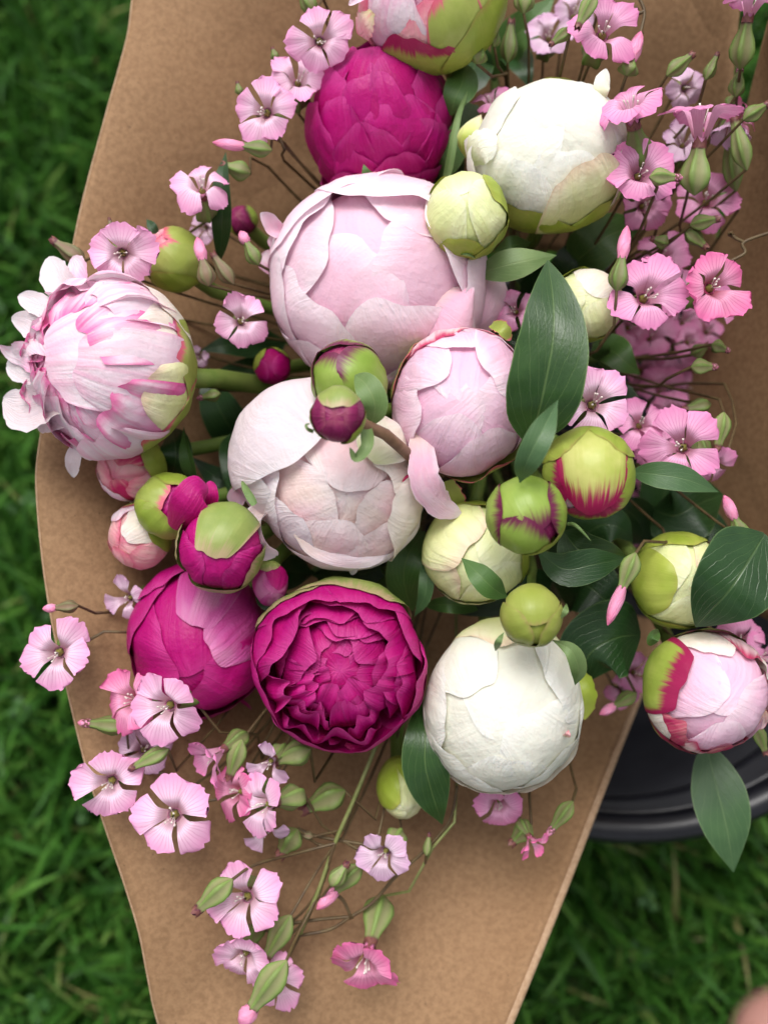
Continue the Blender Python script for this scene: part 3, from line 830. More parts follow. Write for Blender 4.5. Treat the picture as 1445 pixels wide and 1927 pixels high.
def soapwort(label, px, py, h, r, face=(0, 0), roll=0.0, mat=None, stem=None, cal=1.0, bends=None, npet=5, group=None,
             calmat=None, funnel=0.5, deep=True, seed=None, wmul=1.0, name='soapwort_flower', up=1.0, smat=None):
    seed = seed or nseed()
    rr = np.random.RandomState(seed)
    mat = mat or M_VP_LIGHT
    f = np.array([face[0], face[1], up])
    Z = vdir(f)
    X = unit(VR - Z * (VR @ Z)) if abs(Z @ VR) < .92 else unit(VU - Z * (VU @ Z))
    Y = np.cross(Z, X)
    c = P(px, py, h); R = S(r, h)
    zb = -(funnel + 0.10) * R
    cl = 1.15 * R * cal
    tip = c + Z * zb; base = tip - Z * cl
    th = Thing(name, label, 'flower', base, group or 'soapwort flowers in the bouquet')
    for k in range(npet):
        ph = math.radians(roll + 90 + 360.0 * k / npet + rr.uniform(-9, 9))
        d = math.cos(ph) * X + math.sin(ph) * Y
        s = np.cross(Z, d)
        bend = (bends[k] if bends else rr.uniform(-.15, .40)) * R       # + droops back, - folds up
        lf = rr.uniform(.84, 1.10); tw = rr.uniform(-.35, .35)
        nu, nv = 13, 14
        u = np.linspace(-1, 1, nu); v = np.linspace(0, 1, nv)
        wv = np.interp(v, [0, .16, .32, .55, .78, .92, 1], [.08, .12, .20, .35, .46, .44, .34]) * wmul * rr.uniform(.92, 1.08)
        f0 = rr.uniform(0, 6.28, 3)
        V = np.zeros((nv, nu, 3))
        cupv = rr.uniform(-.18, .28)
        for i in range(nv):
            t = v[i]
            rad = .06 + .94 * t ** 0.95
            z = -funnel * (1 - sm(np.array(t), 0, .42)) ** 1.4
            z = float(z) - (bend / R) * max(0, t - .3) ** 1.6 * 1.6
            for j in range(nu):
                e = 1 - .27 * abs(u[j]) ** 2.3 - .07 * math.exp(-(u[j] / .16) ** 2) + .020 * math.sin(u[j] * 13 + f0[0]) + .016 * math.sin(u[j] * 23 + f0[1])
                rj = rad * (1 + (e - 1) * t ** 2) * lf
                zz = z + cupv * u[j] ** 2 * wv[i] * 1.2 + tw * u[j] * wv[i] + .022 * math.sin(u[j] * 7 + f0[2]) * t
                V[i, j] = c + R * (d * rj + s * u[j] * wv[i] + Z * zz)
        th.add('petal', V, mat)
    # throat, stamens
    pk = calyx_grid(c + Z * (zb * .9), c + Z * (-funnel * .42 * R), R * .11, 6, 10, .3)
    th.add('pistil', pk, M_PISTIL, True)
    SV = []; ns = 5
    for k in range(ns):
        a = rr.uniform(0, 6.28); rad = rr.uniform(.05, .22) * R
        p0 = c + Z * (-funnel * R * .8)
        p1 = c + (math.cos(a) * X + math.sin(a) * Y) * rad + Z * rr.uniform(-.12, .12) * R
        g = tube_grid([p0, (p0 + p1) / 2 + Z * .03 * R, p1, p1 + Z * .045 * R], [.009 * R, .008 * R, .010 * R, .028 * R], 7, 5)
        SV.append(g)
    join_grids(th, 'stamens', SV, M_STAMEN)
    cy = None
    cm = calmat or M_CALYX
    if cal > 0:
        cy = th.add('calyx', calyx_grid(base, tip, R * .34 * min(1.15, cal + .1), narrow=.48), cm, True)
        teeth(th, tip, Z, R * .34 * .46 * min(1.15, cal + .1), M_TEETH, cy)
        # claws of the petals: a short pale tube between calyx and limb
        th.add('petal_tube', tube_grid([tip - Z * .1 * R, c - Z * funnel * .72 * R], [R * .13, R * .15], 4, 12), mat, True)
    thin_stem(th, base + Z * .02 * R, stem, h - .01, smat or M_THIN, deep=deep if stem else True)
    return th

def join_grids(th, name, grids, mat):
    V = []; F = []
    for g in grids:
        nv, nu = g.shape[:2]
        b = len(V)
        V += (g.reshape(-1, 3) - th.loc).tolist()
        for i in range(nv - 1):
            for j in range(nu):
                F.append((b + i * nu + j, b + i * nu + (j + 1) % nu, b + (i + 1) * nu + (j + 1) % nu, b + (i + 1) * nu + j))
        F.append(tuple(b + (nv - 1) * nu + j for j in range(nu)))
    me = bpy.data.meshes.new(name); me.from_pydata(V, [], F)
    me.polygons.foreach_set('use_smooth', np.ones(len(me.polygons), bool)); me.update()
    o = link(name, me, th.o, mat)
    o['kind'] = 'stuff'
    return o

def soapwort_bud(label, b, t, h, w, tip='pink', plen=0.5, stem=None, calmat=None, dh=0.0, deep=True, group=None, smat=None):
    """calyx from pixel b to pixel t, half width w px; a rolled pink petal tip or a dark closed tip beyond it"""
    p0 = P(b[0], b[1], h); p1 = P(t[0], t[1], h + dh)
    ax = p1 - p0; L = np.linalg.norm(ax); ax = ax / L
    th = Thing('soapwort_bud', label, 'flower bud', p0, group or 'closed soapwort buds in the bouquet')
    W = S(w, h)
    f = {'pink': 1 - plen, 'dark': .86, 'small': .80, 'none': 1.0}[tip]
    e = p0 + ax * L * f
    cy = th.add('calyx', calyx_grid(p0, e, W, narrow=.50), calmat or M_CALYX, True)
    teeth(th, e, ax, W * .46, M_TEETH, cy)
    A = unit(np.cross(ax, [0.3, 0.2, 0.93])); B = np.cross(ax, A)
    n, k = 12, 16
    if tip != 'none':
        tt = np.linspace(0, 1, n)
        pr = np.interp(tt, [0, .3, .6, .85, 1], [.42, .62, .58, .36, .06] if tip == 'pink' else [.40, .42, .36, .22, .04]) * W
        V = np.zeros((n, k, 3))
        for i in range(n):
            for j in range(k):
                a = 2 * math.pi * j / k + tt[i] * 1.6
                rj = pr[i] * (1 + .16 * abs(math.sin(2.5 * (a - tt[i] * 1.6))))
                V[i, j] = e - ax * .06 * L + ax * (((p1 - e) @ ax + .06 * L) * tt[i]) + rj * (math.cos(a) * A + math.sin(a) * B)
        th.add('rolled_petals' if tip != 'dark' else 'tip', V, M_BUDDARK if tip == 'dark' else M_BUDTIP, True)
    thin_stem(th, p0 + ax * L * .02, stem, h - .006, smat or M_THIN, deep=deep)
    return th

# ------------------------------------------------------------------ peonies
GP = 'open and opening peonies in the bouquet'
GB = 'closed peony buds in the bouquet'

# large pale pink peony in the middle
p = Bloom('peony', 'largest peony, pale pink with smooth overlapping petals and a reflexed top petal', 'peony', 712, 535, -0.014, 200, (-.06, .12, 1), (1.0, 1.0, .95), GP)
p.core(M_PALE_IN, .80)
for ph, tt, W, R, m, k in [(100, -15, 60, .86, M_PALE_IN, {}), (240, -4, 58, .885, M_PALE_IN, {}), (350, 4, 56, .90, M_PALE_IN, dict(sp=.03)), (165, 26, 54, .925, M_PALE, dict(sp=.02)),
        (60, 22, 50, .93, M_PALE_IN, {}), (285, 30, 58, .945, M_PALE, dict(rag=.07, sp=.03)), (220, 38, 56, .96, M_PALE, dict(rag=.07)), (18, 36, 54, .97, M_PALE, dict(rag=.06, tip=.035)), (150, 44, 54, .975, M_PALE, dict(rag=.05)),
        (80, 30, 46, .985, M_PALE, dict(rag=.05, tip=.045, rnd=.2)), (124, 42, 50, 1.0, M_PALE, dict(rnd=.15, tip=.03, hug=0)), (345, 54, 52, .995, M_PALE, dict(rag=.06, tip=.05)), (185, 58, 54, .99, M_PALE, dict(rag=.05)),
        (250, 64, 58, 1.0, M_PALE, dict(rag=.06)), (310, 62, 54, 1.005, M_PALE, dict(rag=.06))]:
    kw = dict(ruf=.018, wave=.010, wk=4); kw.update(k)
    p.petal(ph, tt, W, R, m, **kw)
p.free('petal', [(546, 440, -.004), (520, 432, -.002), (505, 415, .001), (490, 400, .004)], 17, M_PALE, cup=.5, shape='tongue')
p.free('petal', [(800, 640, -.020), (880, 590, -.006), (925, 545, -.006), (938, 505, -.014)], 62, M_PALE, cup=-.5, shape='guard', roll=-20)
p.free('petal', [(800, 560, .010), (850, 590, .016), (880, 610, .014), (893, 622, .006)], 70, M_PALE, cup=-.35, shape='guard', rag=.03)
p.free('petal', [(530, 520, -.022), (510, 490, -.02), (503, 470, -.018)], 26, M_STRIPE_W, cup=.4, shape='petal', wave=.2)
p.free('petal', [(535, 475, -.024), (520, 455, -.02), (512, 440, -.016)], 16, M_STRIPE_W, cup=.3, shape='petal', wave=.2)

# blush white peony with the wide white guard petal
p = Bloom('peony', 'blush white peony with one wide open white guard petal under a small wine bud', 'peony', 645, 920, .006, 150, (.10, -.12, 1), (1.0, .98, .85), GP)
p.core(M_BLUSH_IN, .80)
p.petal(80, 5, 50, .88, M_BLUSH_IN, sp=.03)
p.petal(200, 8, 50, .90, M_BLUSH_IN, ruf=.03)
p.petal(320, 12, 48, .92, M_BLUSH_IN, ruf=.03, rag=.09)
p.petal(30, 30, 40, .95, M_CREAM, rag=.08, tip=.02)
p.petal(255, 22, 46, .96, M_BLUSH_IN, ruf=.03, rag=.06)
p.petal(300, 34, 42, .98, M_BLUSH_IN, rag=.07, ruf=.03)
p.petal(345, 34, 44, 1.02, M_CREAM, rag=.05, lift=.05, tip=.02)
p.petal(215, 42, 46, .98, M_BLUSH, rag=.07)
p.petal(270, 60, 50, 1.02, M_BLUSH, rag=.05)
p.petal(320, 64, 46, 1.03, M_BLUSH)
p.petal(180, 55, 48, 1.02, M_BLUSH)
p.petal(60, 50, 46, 1.0, M_CREAM)
c0 = p.c
p.c = P(592, 866, .002)
p.petal(205, 40, 60, 1.02, M_BLUSH, rag=.03, ruf=.015, nu=23, nv=25)
p.petal(132, 12, 68, 1.05, M_BLUSH, rag=.025, rnd=.22, ruf=.022, wave=.012, wk=5, hug=0, lift=.03, name='guard_petal', nu=27, nv=29)
p.c = c0
p.free('petal', [(690, 860, .030), (725, 820, .030), (752, 800, .022)], 60, M_CREAM, cup=-.25, shape='guard')
p.free('petal', [(505, 950, .004), (480, 985, .016), (488, 1025, .020), (520, 1046, .012)], 26, M_BLUSH, cup=.6, shape='tongue', roll=-25)
p.free('petal', [(462, 905, .008), (448, 930, .004), (440, 950, .000)], 18, M_PALE, cup=.2, shape='petal')
p.free('petal', [(615, 1020, .010), (625, 1045, .008), (638, 1062, .002)], 15, M_PALE, cup=.4, shape='tongue')
p.free('petal', [(672, 1030, .012), (668, 1058, .012), (662, 1082, .006)], 9, M_BLUSH, cup=.3, shape='tongue')
p.free('petal', [(560, 1000, .020), (600, 1035, .018), (680, 1050, .016), (735, 1036, .010)], 22, M_BLUSH, cup=-.3, shape='tongue', wave=.3)
p.petal(12, 44, 4, .99, M_CRIMSON, thb=66, rag=.2)
p.free('petal', [(785, 800, .024), (795, 850, .030), (800, 905, .030), (830, 950, .022), (868, 968, .012)], 30, M_PALE, cup=-.2, shape='tongue', wave=.15, rag=.05)

# clear pink globe peony
p = Bloom('peony', 'smooth clear pink globe-shaped peony with crimson-edged base, beside the large dark leaf', 'peony', 868, 758, .014, 136, (.10, .05, 1), (1.0, 1.06, .95), GP)
p.tight = .8
p.core(M_PINK, .84)
p.petal(90, -10, 48, .88, M_PINK, sp=.03)
p.petal(210, -4, 50, .90, M_PINK, sp=.03, ruf=.01)
p.petal(330, 2, 48, .92, M_PINK, sp=.03, ruf=.01)
p.petal(250, 20, 34, .945, M_PINK, sp=.02, rag=.04)
p.petal(145, 26, 36, .955, M_PINK, rnd=.6, rag=.03)
p.petal(40, 18, 40, .965, M_PINK, sp=.03)
p.petal(290, 34, 44, .975, M_PINK, sp=-.03)
p.petal(185, 46, 42, .985, M_PINK, sp=.03)
p.petal(0, 44, 44, .99, M_PINK)
p.petal(115, 58, 40, .99, M_PINK_RED, tip=.01)
p.petal(70, 60, 40, 1.0, M_PINK)
p.petal(230, 70, 48, 1.0, M_PINK)
p.petal(300, 74, 44, 1.03, M_SEP_ROSE, name='sepal', rag=.12, tip=.05, wave=.02)
p.petal(150, 78, 34, 1.02, M_SEP_ROSE, name='sepal', rag=.1)
p.petal(60, 72, 30, 1.03, M_PINK_RED, name='sepal', rag=.1)
p.petal(100, 40, 34, .985, M_PINK, rag=.05)
p.free('sepal', [(840, 905, .008), (850, 940, .004), (858, 975, -.004)], 26, M_SEP_ROSE, cup=.2, shape='tongue', rag=.08)
p.free('sepal', [(925, 610, .010), (945, 618, .018), (960, 640, .016)], 14, M_SEP_ROSE, cup=.3, shape='tongue', rag=.1)

# white and pink flushed peony on the left
p = Bloom('peony', 'white peony flushed with pink streaks, loose petals hanging out over the left paper edge', 'peony', 208, 695, .012, 158, (-.42, .02, .90), (1.0, 1.04, .95), GP,
          via=[P(380, 712, -.018), P(470, 722, -.040)], srad=.0042)
p.core(M_STRIPE, .80)
rr = np.random.RandomState(41)
for i in range(26):
    ph = 62 + 250 * ((i * .381966) % 1.0)
    R = .82 + .008 * i
    p.petal(ph, 4 + i * 2.0 + rr.uniform(-12, 12), rr.uniform(18, 36), R, M_STRIPE if i % 3 else M_STRIPE_W, rag=.14, wave=rr.uniform(.02, .06), wk=rr.uniform(3, 6), tip=rr.uniform(-.03, .07), ruf=.03, sp=rr.uniform(-.05, .05), rnd=rr.uniform(.3, .7), nu=13, nv=15)
p.petal(4, -14, 44, .955, M_STRIPE_W, rag=.07, ruf=.012, sp=.03, wave=.015)
p.petal(345, 12, 34, .985, M_STRIPE_W, rag=.07, ruf=.015, sp=.03)
p.petal(28, 22, 30, .99, M_STRIPE, rag=.12, wave=.03, ruf=.02)
p.petal(318, 44, 30, 1.0, M_STRIPE, rag=.12, wave=.04)
p.petal(55, 42, 32, 1.0, M_STRIPE_W, rag=.12, wave=.04)
p.petal(285, 56, 30, 1.02, M_STRIPE_W, rag=.1, wave=.04)
p.petal(100, 54, 32, 1.02, M_STRIPE_W, rag=.1, wave=.05, tip=.06)
p.petal(20, 62, 30, 1.01, M_CREAM, rag=.1)
p.petal(340, 66, 36, 1.01, M_WHITE_GREEN, rag=.1, wave=.03)
p.petal(15, 90, 38, 1.03, M_SEP_ROSE, name='sepal', rag=.12)
p.petal(310, 92, 34, 1.03, M_SEP_ROSE, name='sepal', rag=.12)
p.petal(55, 88, 30, 1.03, M_CREAM, name='sepal', rag=.12)
for pts, w in [([(150, 560, .02), (115, 530, .012), (90, 485, .004)], 26), ([(165, 545, .022), (150, 510, .014), (135, 485, .006)], 20),
               ([(110, 590, .018), (70, 572, .01), (35, 556, .004)], 18), ([(100, 640, .022), (60, 610, .01), (22, 600, .004)], 22),
               ([(95, 690, .024), (50, 668, .016), (25, 665, .008), (0, 650, .010)], 20), ([(90, 700, .024), (50, 690, .012), (12, 688, .002)], 26),
               ([(100, 750, .024), (50, 770, .014), (5, 752, .004)], 34), ([(110, 790, .02), (85, 795, .014), (68, 800, .006)], 15),
               ([(160, 830, .010), (140, 860, .006), (138, 898, -.002)], 13), ([(120, 620, .026), (85, 620, .02), (60, 640, .012)], 20)]:
    pts = [(pts[0][0] + 34, pts[0][1], pts[0][2] + .004)] + pts
    p.free('petal', pts, w * 1.3, M_BLUSH if w % 4 else M_STRIPE_W, cup=.25, shape='tongue', wave=.22, wk=6, rag=.04, ruf=.10, roll=random.Random(w).uniform(-25, 25))

# pink and green peony cut by the top edge of the picture
p = Bloom('peony', 'pink and cream opening peony with lime sepals edged crimson, behind the tall magenta peony', 'peony', 815, 0, -.004, 128, (-.25, .35, .9), (1.05, 1.0, .95), GP)
p.core(M_STRIPE, .84)
p.petal(100, 0, 50, .90, M_STRIPE_W, rag=.08)
p.petal(200, 8, 46, .92, M_STRIPE_W, rag=.1)
p.petal(320, 10, 50, .94, M_PINK_RED, rag=.06)
p.petal(230, 38, 42, .97, M_STRIPE_W, rag=.10, tip=.03)
p.petal(275, 44, 44, .99, M_CORAL, rag=.08)
p.petal(185, 48, 30, 1.0, M_CORAL, rag=.14, wave=.05, tip=.06)
p.petal(300, 40, 34, 1.02, M_SEP_ROSE, name='sepal', rag=.05)
p.petal(350, 42, 36, 1.03, M_SEP_ROSE, name='sepal', rag=.05)
p.petal(255, 72, 40, 1.04, M_SEP_CRIM, name='sepal', rag=.12)
p.petal(320, 72, 44, 1.05, M_SEP_GREEN, name='sepal')
p.free('petal', [(700, 20, .012), (685, 40, .010), (672, 62, .004)], 26, M_CORAL, cup=-.3, shape='petal', rag=.1)
p.free('petal', [(695, -10, .012), (675, -4, .014), (656, 8, .012)], 9, M_STRIPE_W, cup=.4, shape='tongue')
p.leaf([(872, 118, -.020), (872, 150, -.012), (856, 185, -.010), (848, 218, -.016)], 30, M_LEAF_MID, shape='oval', wave=.15, fold=-.2)

# tall magenta peony
p = Bloom('peony', 'tall egg-shaped magenta peony with many scalloped petals, next to the white peony', 'peony', 712, 225, -.026, 138, (-.10, .72, .66), (.98, 1.0, 1.16), GP)
p.core(M_MAGENTA, .82)
rr = np.random.RandomState(77)
for i, (ph, tt, W, R, m) in enumerate([(265, 4, 50, .86, 0), (180, 14, 44, .87, 0), (0, 16, 44, .87, 0), (90, 22, 44, .87, 0), (140, 26, 36, .90, 0), (40, 26, 36, .90, 0), (240, 20, 46, .90, 0), (310, 24, 48, .915, 0),
        (265, 40, 48, .93, 1), (200, 36, 42, .935, 0), (335, 44, 48, .94, 0), (290, 58, 40, .955, 1), (228, 56, 36, .96, 1), (350, 70, 46, .965, 0), (262, 74, 34, .975, 1), (312, 80, 36, .98, 0),
        (205, 68, 42, .99, 1), (240, 90, 30, .995, 1), (285, 96, 34, 1.0, 1), (335, 92, 40, .99, 0), (60, 60, 46, .95, 0), (120, 60, 46, .95, 0), (240, 108, 40, 1.01, 0), (310, 110, 40, 1.01, 0)]):
    p.petal(ph, tt, W * 1.12, R, [M_MAGENTA, M_MAGENTA_HOT][m], rag=.06, wave=.018 + .02 * rr.rand(), wk=3 + 4 * rr.rand(), tip=rr.uniform(-.03, .03), ruf=.03, rf=4.0, hug=.004, rnd=rr.uniform(.25, .6), sp=rr.uniform(-.03, .03))
p.leaf([(700, 365, -.020), (695, 342, -.010), (688, 322, -.006), (684, 308, -.006)], 18, M_LEAF_MID, shape='leaf')

# white peony, upper right
p = Bloom('peony', 'creamy white peony with translucent green outer petals, beside the pink soapwort by the paper', 'peony', 1035, 292, -.004, 152, (-.05, .34, .9), (1.02, 1.0, 1.0), GP)
p.tight = .6
p.core(M_WHITE, .84, bumps=.02)
p.petal(90, -6, 52, .90, M_WHITE, sp=.02, ruf=.012)
p.petal(205, 0, 52, .92, M_WHITE, sp=.02, ruf=.012)
p.petal(330, -16, 54, .945, M_WHITE, sp=.02, ruf=.012)
p.petal(20, 34, 46, .965, M_WHITE, ruf=.012)
p.petal(160, 34, 44, .965, M_WHITE, ruf=.02, rag=.06)
p.petal(270, 34, 44, .96, M_WHITE, ruf=.02, rag=.06)
p.petal(235, 46, 38, .98, M_WHITE, ruf=.02, rag=.06)
p.petal(295, 46, 36, 1.0, M_WHITE_GREEN, rag=.07, lift=.05, tip=.04)
p.petal(345, 58, 34, 1.0, M_CREAM, rag=.08, lift=.04, tip=.05)
p.petal(195, 66, 30, 1.03, M_WHITE, rag=.10, tip=.10)
p.petal(250, 80, 38, 1.02, M_SEP_LIME, name='sepal', rag=.05)
p.petal(315, 84, 40, 1.03, M_SEP_LIME, name='sepal', rag=.05)
p.petal(85, 68, 44, 1.02, M_SEP_LIME, name='sepal')
p.free('petal', [(880, 300, .004), (902, 275, .014), (935, 268, .018)], 34, M_WHITE, cup=-.25, shape='guard', rag=.05)
p.free('petal', [(1128, 205, .008), (1132, 165, .014), (1140, 128, .008)], 16, M_WHITE, cup=-.25, wave=.2, shape='tongue')
p.leaf([(1075, 500, -.05), (1110, 470, -.035), (1150, 440, -.035), (1210, 425, -.045)], 46, M_LEAF_MID, shape='broad')
p.leaf([(930, 470, -.02), (960, 462, -.012), (1000, 455, -.02)], 18, M_LEAF_MID)
p.leaf([(890, 195, -.030), (868, 250, -.020), (848, 300, -.022), (830, 335, -.030)], 24, M_LEAF_MID, shape='tongue')
p.leaf([(838, 345, -.012), (850, 285, -.006), (862, 220, -.006), (880, 170, -.010)], 8, M_LEAF_LIGHT, shape='strand', cup=.3)
p.free('bud_petal', [(880, 300, -.010), (885, 255, -.002), (905, 215, -.006)], 24, M_WHITE_GREEN, cup=-.5, shape='oval')

# small white-green bud half hidden behind it
# bright magenta peony, lower left
p = Bloom('peony', 'bright magenta peony with broad satin petals and faded pink patch, beside the open magenta rosette', 'peony', 378, 1205, -.018, 138, (-.10, -.30, .95), (.98, 1.08, 1.0), GP)
p.core(M_MAGENTA_HOT, .86)
p.petal(100, -4, 56, .91, M_MAGENTA_HOT, ruf=.01)
p.petal(185, 6, 56, .94, M_MAGENTA_HOT, ruf=.015, crease=.015)
p.petal(330, 14, 46, .955, M_MAGENTA_HOT, ruf=.03, sp=.03)
p.petal(35, 28, 40, .965, M_MAG_PALE, ruf=.03, rag=.08)
p.petal(75, 34, 26, .98, M_MAG_PALE, ruf=.03, rag=.05)
p.petal(260, 50, 52, .98, M_MAGENTA_HOT, ruf=.01)
p.petal(300, 62, 44, .99, M_MAGENTA)
p.petal(150, 50, 50, .985, M_MAGENTA_HOT, ruf=.012)
p.petal(215, 62, 48, 1.0, M_MAGENTA_HOT, ruf=.012)
p.petal(120, 70, 40, 1.02, M_MAGENTA)
p.petal(280, 84, 50, 1.02, M_MAGENTA, ruf=.02)
p.free('petal', [(420, 1310, -.04), (432, 1360, -.045), (425, 1405, -.05)], 46, M_MAGENTA, cup=-.2, shape='guard')
p.free('petal', [(265, 1240, -.05), (258, 1262, -.045), (262, 1285, -.045)], 14, M_WINE, cup=-.2, shape='oval')

# open magenta rosette
p = Bloom('peony', 'fully open deep magenta rosette peony with ruffled crowded centre petals', 'peony', 641, 1252, .008, 160, (.0, -.03, 1), (1.02, .98, .72), GP)
p.core(M_MAGENTA, .50, bumps=.1)
rr = np.random.RandomState(23)
for i in range(44):
    f = i / 43.0
    ph = (i * 137.5 + rr.uniform(-25, 25)) % 360
    low = 190 < ph < 340
    R = .44 + .50 * f
    W = rr.uniform(16, 30) if low else rr.uniform(34, 54)
    p.petal(ph, 12 + 42 * f ** .8 + rr.uniform(-10, 10), W, R, M_MAGENTA_HOT if rr.rand() < .3 else M_MAGENTA, rag=.14 if low else .08, wave=rr.uniform(.04, .09) if low else rr.uniform(.01, .04),
            wk=rr.uniform(4, 9), tip=rr.uniform(0, .12) if low else rr.uniform(-.10, .02), ruf=.035, sp=rr.uniform(-.08, .08), rnd=rr.uniform(.2, .6), hug=0, nu=15, nv=17)
p.petal(300, 12, 24, .66, M_MAGENTA_HOT, rag=.12, wave=.05, tip=.10, hug=0)
p.petal(250, 14, 20, .62, M_MAGENTA_HOT, rag=.12, wave=.06, tip=.08, hug=0)
p.petal(200, 62, 44, .99, M_MAGENTA_HOT, rag=.06, tip=.02, lift=.03)
p.petal(250, 66, 46, 1.01, M_MAGENTA, rag=.06, tip=.02)
p.petal(300, 66, 46, 1.0, M_MAGENTA, rag=.06, tip=.02)
p.petal(345, 62, 40, .99, M_MAGENTA_HOT, rag=.08, tip=.02, wave=.03)
p.petal(30, 60, 40, .98, M_MAGENTA, rag=.06)
p.petal(70, 56, 42, .99, M_MAGENTA_HOT, rag=.10)
p.petal(115, 54, 42, 1.0, M_MAGENTA_HOT, rag=.10)
p.petal(155, 60, 40, .99, M_MAGENTA_HOT, rag=.06)
p.petal(80, 68, 46, 1.03, M_SEP_DULL, name='sepal', rag=.10)
p.petal(125, 74, 36, 1.03, M_SEP_DULL, name='sepal', rag=.10)
p.petal(330, 80, 50, 1.02, M_MAGENTA)
p.petal(230, 80, 50, 1.02, M_MAGENTA)
p.free('petal', [(650, 1400, .006), (668, 1408, .006), (688, 1404, .004)], 7, M_MAGENTA_HOT, cup=.5, shape='tongue')
p.leaf([(792, 1315, -.010), (800, 1380, .004), (800, 1440, .006), (815, 1500, .000), (832, 1552, -.010)], 44, M_LEAF, shape='leaf', wave=.12)

# white peony, lower middle
p = Bloom('peony', 'ivory white globe peony with faintly green top, resting above the front of the paper', 'peony', 946, 1328, .004, 158, (.02, -.10, 1), (.97, 1.09, .98), GP)
p.tight = .6
p.core(M_WHITE, .84, bumps=.02)
p.petal(80, -12, 56, .90, M_WHITE, ruf=.014, sp=.02)
p.petal(205, -4, 52, .92, M_WHITE, ruf=.014, sp=.02)
p.petal(320, 0, 54, .94, M_WHITE, ruf=.014, sp=.02)
p.petal(270, 22, 46, .955, M_WHITE, ruf=.018)
p.petal(130, 32, 36, .97, M_WHITE, ruf=.02, rnd=.6)
p.petal(30, 36, 44, .97, M_WHITE, ruf=.015)
p.petal(310, 46, 40, .985, M_WHITE, ruf=.02, sp=.03)
p.petal(235, 50, 44, .985, M_WHITE, ruf=.015)
p.petal(175, 54, 44, .99, M_WHITE, ruf=.015)
p.petal(85, 58, 46, 1.0, M_WHITE_GREEN, rag=.06)
p.petal(345, 62, 40, 1.01, M_WHITE, rag=.06)
p.petal(265, 70, 50, 1.03, M_CREAM, rag=.04, lift=.03)
p.petal(310, 76, 44, 1.05, M_CREAM, rag=.08, tip=.03)
p.petal(215, 76, 44, 1.02, M_CREAM)
p.free('sepal', [(1075, 1250, -.02), (1100, 1300, -.012), (1100, 1355, -.018)], 20, M_SEP_LIME, cup=.4, shape='oval', rag=.08)
p.free('petal', [(1062, 1388, .022), (1068, 1382, .026), (1070, 1374, .024)], 7, M_CORAL, cup=.3, shape='leaf')

# pink and crimson peony by the bucket
p = Bloom('peony', 'round pink peony with crimson flecks and one big green sepal, over the black bucket', 'peony', 1328, 1305, .006, 114, (.12, .02, 1), (1.03, 1.0, .95), GP,
          via=[P(1250, 1190, -.05), P(1180, 1080, -.10)])
p.core(M_PINK, .86)
p.petal(60, -14, 56, .91, M_PINK, ruf=.015)
p.petal(270, 20, 40, .95, M_PINK, ruf=.02, rnd=.6)
p.petal(330, 4, 50, .935, M_PINK, ruf=.015)
p.petal(150, 6, 50, .93, M_PINK, ruf=.015)
p.petal(90, 50, 40, .99, M_CREAM, rag=.12)
p.petal(55, 54, 30, 1.0, M_PINK_RED, rag=.14)
p.petal(25, 58, 28, 1.0, M_CREAM, rag=.14, wave=.04)
p.petal(0, 62, 26, 1.01, M_PINK_RED, rag=.14, wave=.05)
p.petal(285, 52, 28, 1.0, M_CRIMSON, rag=.18)
p.petal(245, 58, 30, 1.0, M_PINK_RED, rag=.14)
p.petal(215, 50, 30, 1.0, M_CRIMSON, rag=.14)
p.petal(320, 62, 34, 1.0, M_PINK, rag=.08)
p.petal(200, 66, 34, 1.01, M_CREAM, rag=.1)
p.petal(158, 42, 40, 1.04, M_SEP_CRIM, name='sepal', rag=.06, rnd=.2, label='thick green sepal with crimson margin')
p.petal(240, 76, 40, 1.03, M_SEP_CRIM, name='sepal')
p.petal(75, 78, 44, 1.04, M_SEP_WINE, name='sepal', rag=.1)
p.free('petal', [(1425, 1330, .010), (1432, 1350, .010), (1425, 1372, .006)], 14, M_PINK_RED, cup=.5, shape='tongue', wave=.3)
p.leaf([(1325, 1385, -.035), (1345, 1470, -.028), (1368, 1560, -.024), (1380, 1642, -.030)], 52, M_LEAF_GREY, shape='leaf', fold=.10, nu=17)

# magenta bud splitting its green sepals
p = Bloom('peony', 'half-open magenta bud with torn pale green sepal cap, on top of the bright magenta peony', 'peony', 417, 1032, .022, 82, (-.05, .05, 1), (1.0, 1.02, .95), GP)
p.core(M_MAGENTA_HOT, .90)
p.petal(270, 0, 56, .94, M_MAGENTA_HOT, ruf=.015)
p.petal(200, 20, 46, .96, M_MAGENTA_HOT, ruf=.02, rag=.1)
p.petal(320, 30, 46, .97, M_MAGENTA_HOT, ruf=.02)
p.petal(68, -14, 40, 1.02, M_SEP_DULL, name='sepal', rag=.10, rnd=.5)
p.petal(170, 60, 40, 1.05, M_SEP_DULL, name='sepal', rag=.06)
p.petal(265, 66, 50, 1.05, M_SEP_DULL, name='sepal', rag=.05)
p.petal(330, 62, 40, 1.04, M_SEP_DULL, name='sepal', rag=.05)
p.free('sepal', [(480, 950, .030), (465, 925, .026), (455, 905, .020)], 8, M_LEAF_LIGHT, cup=.4, shape='strand')

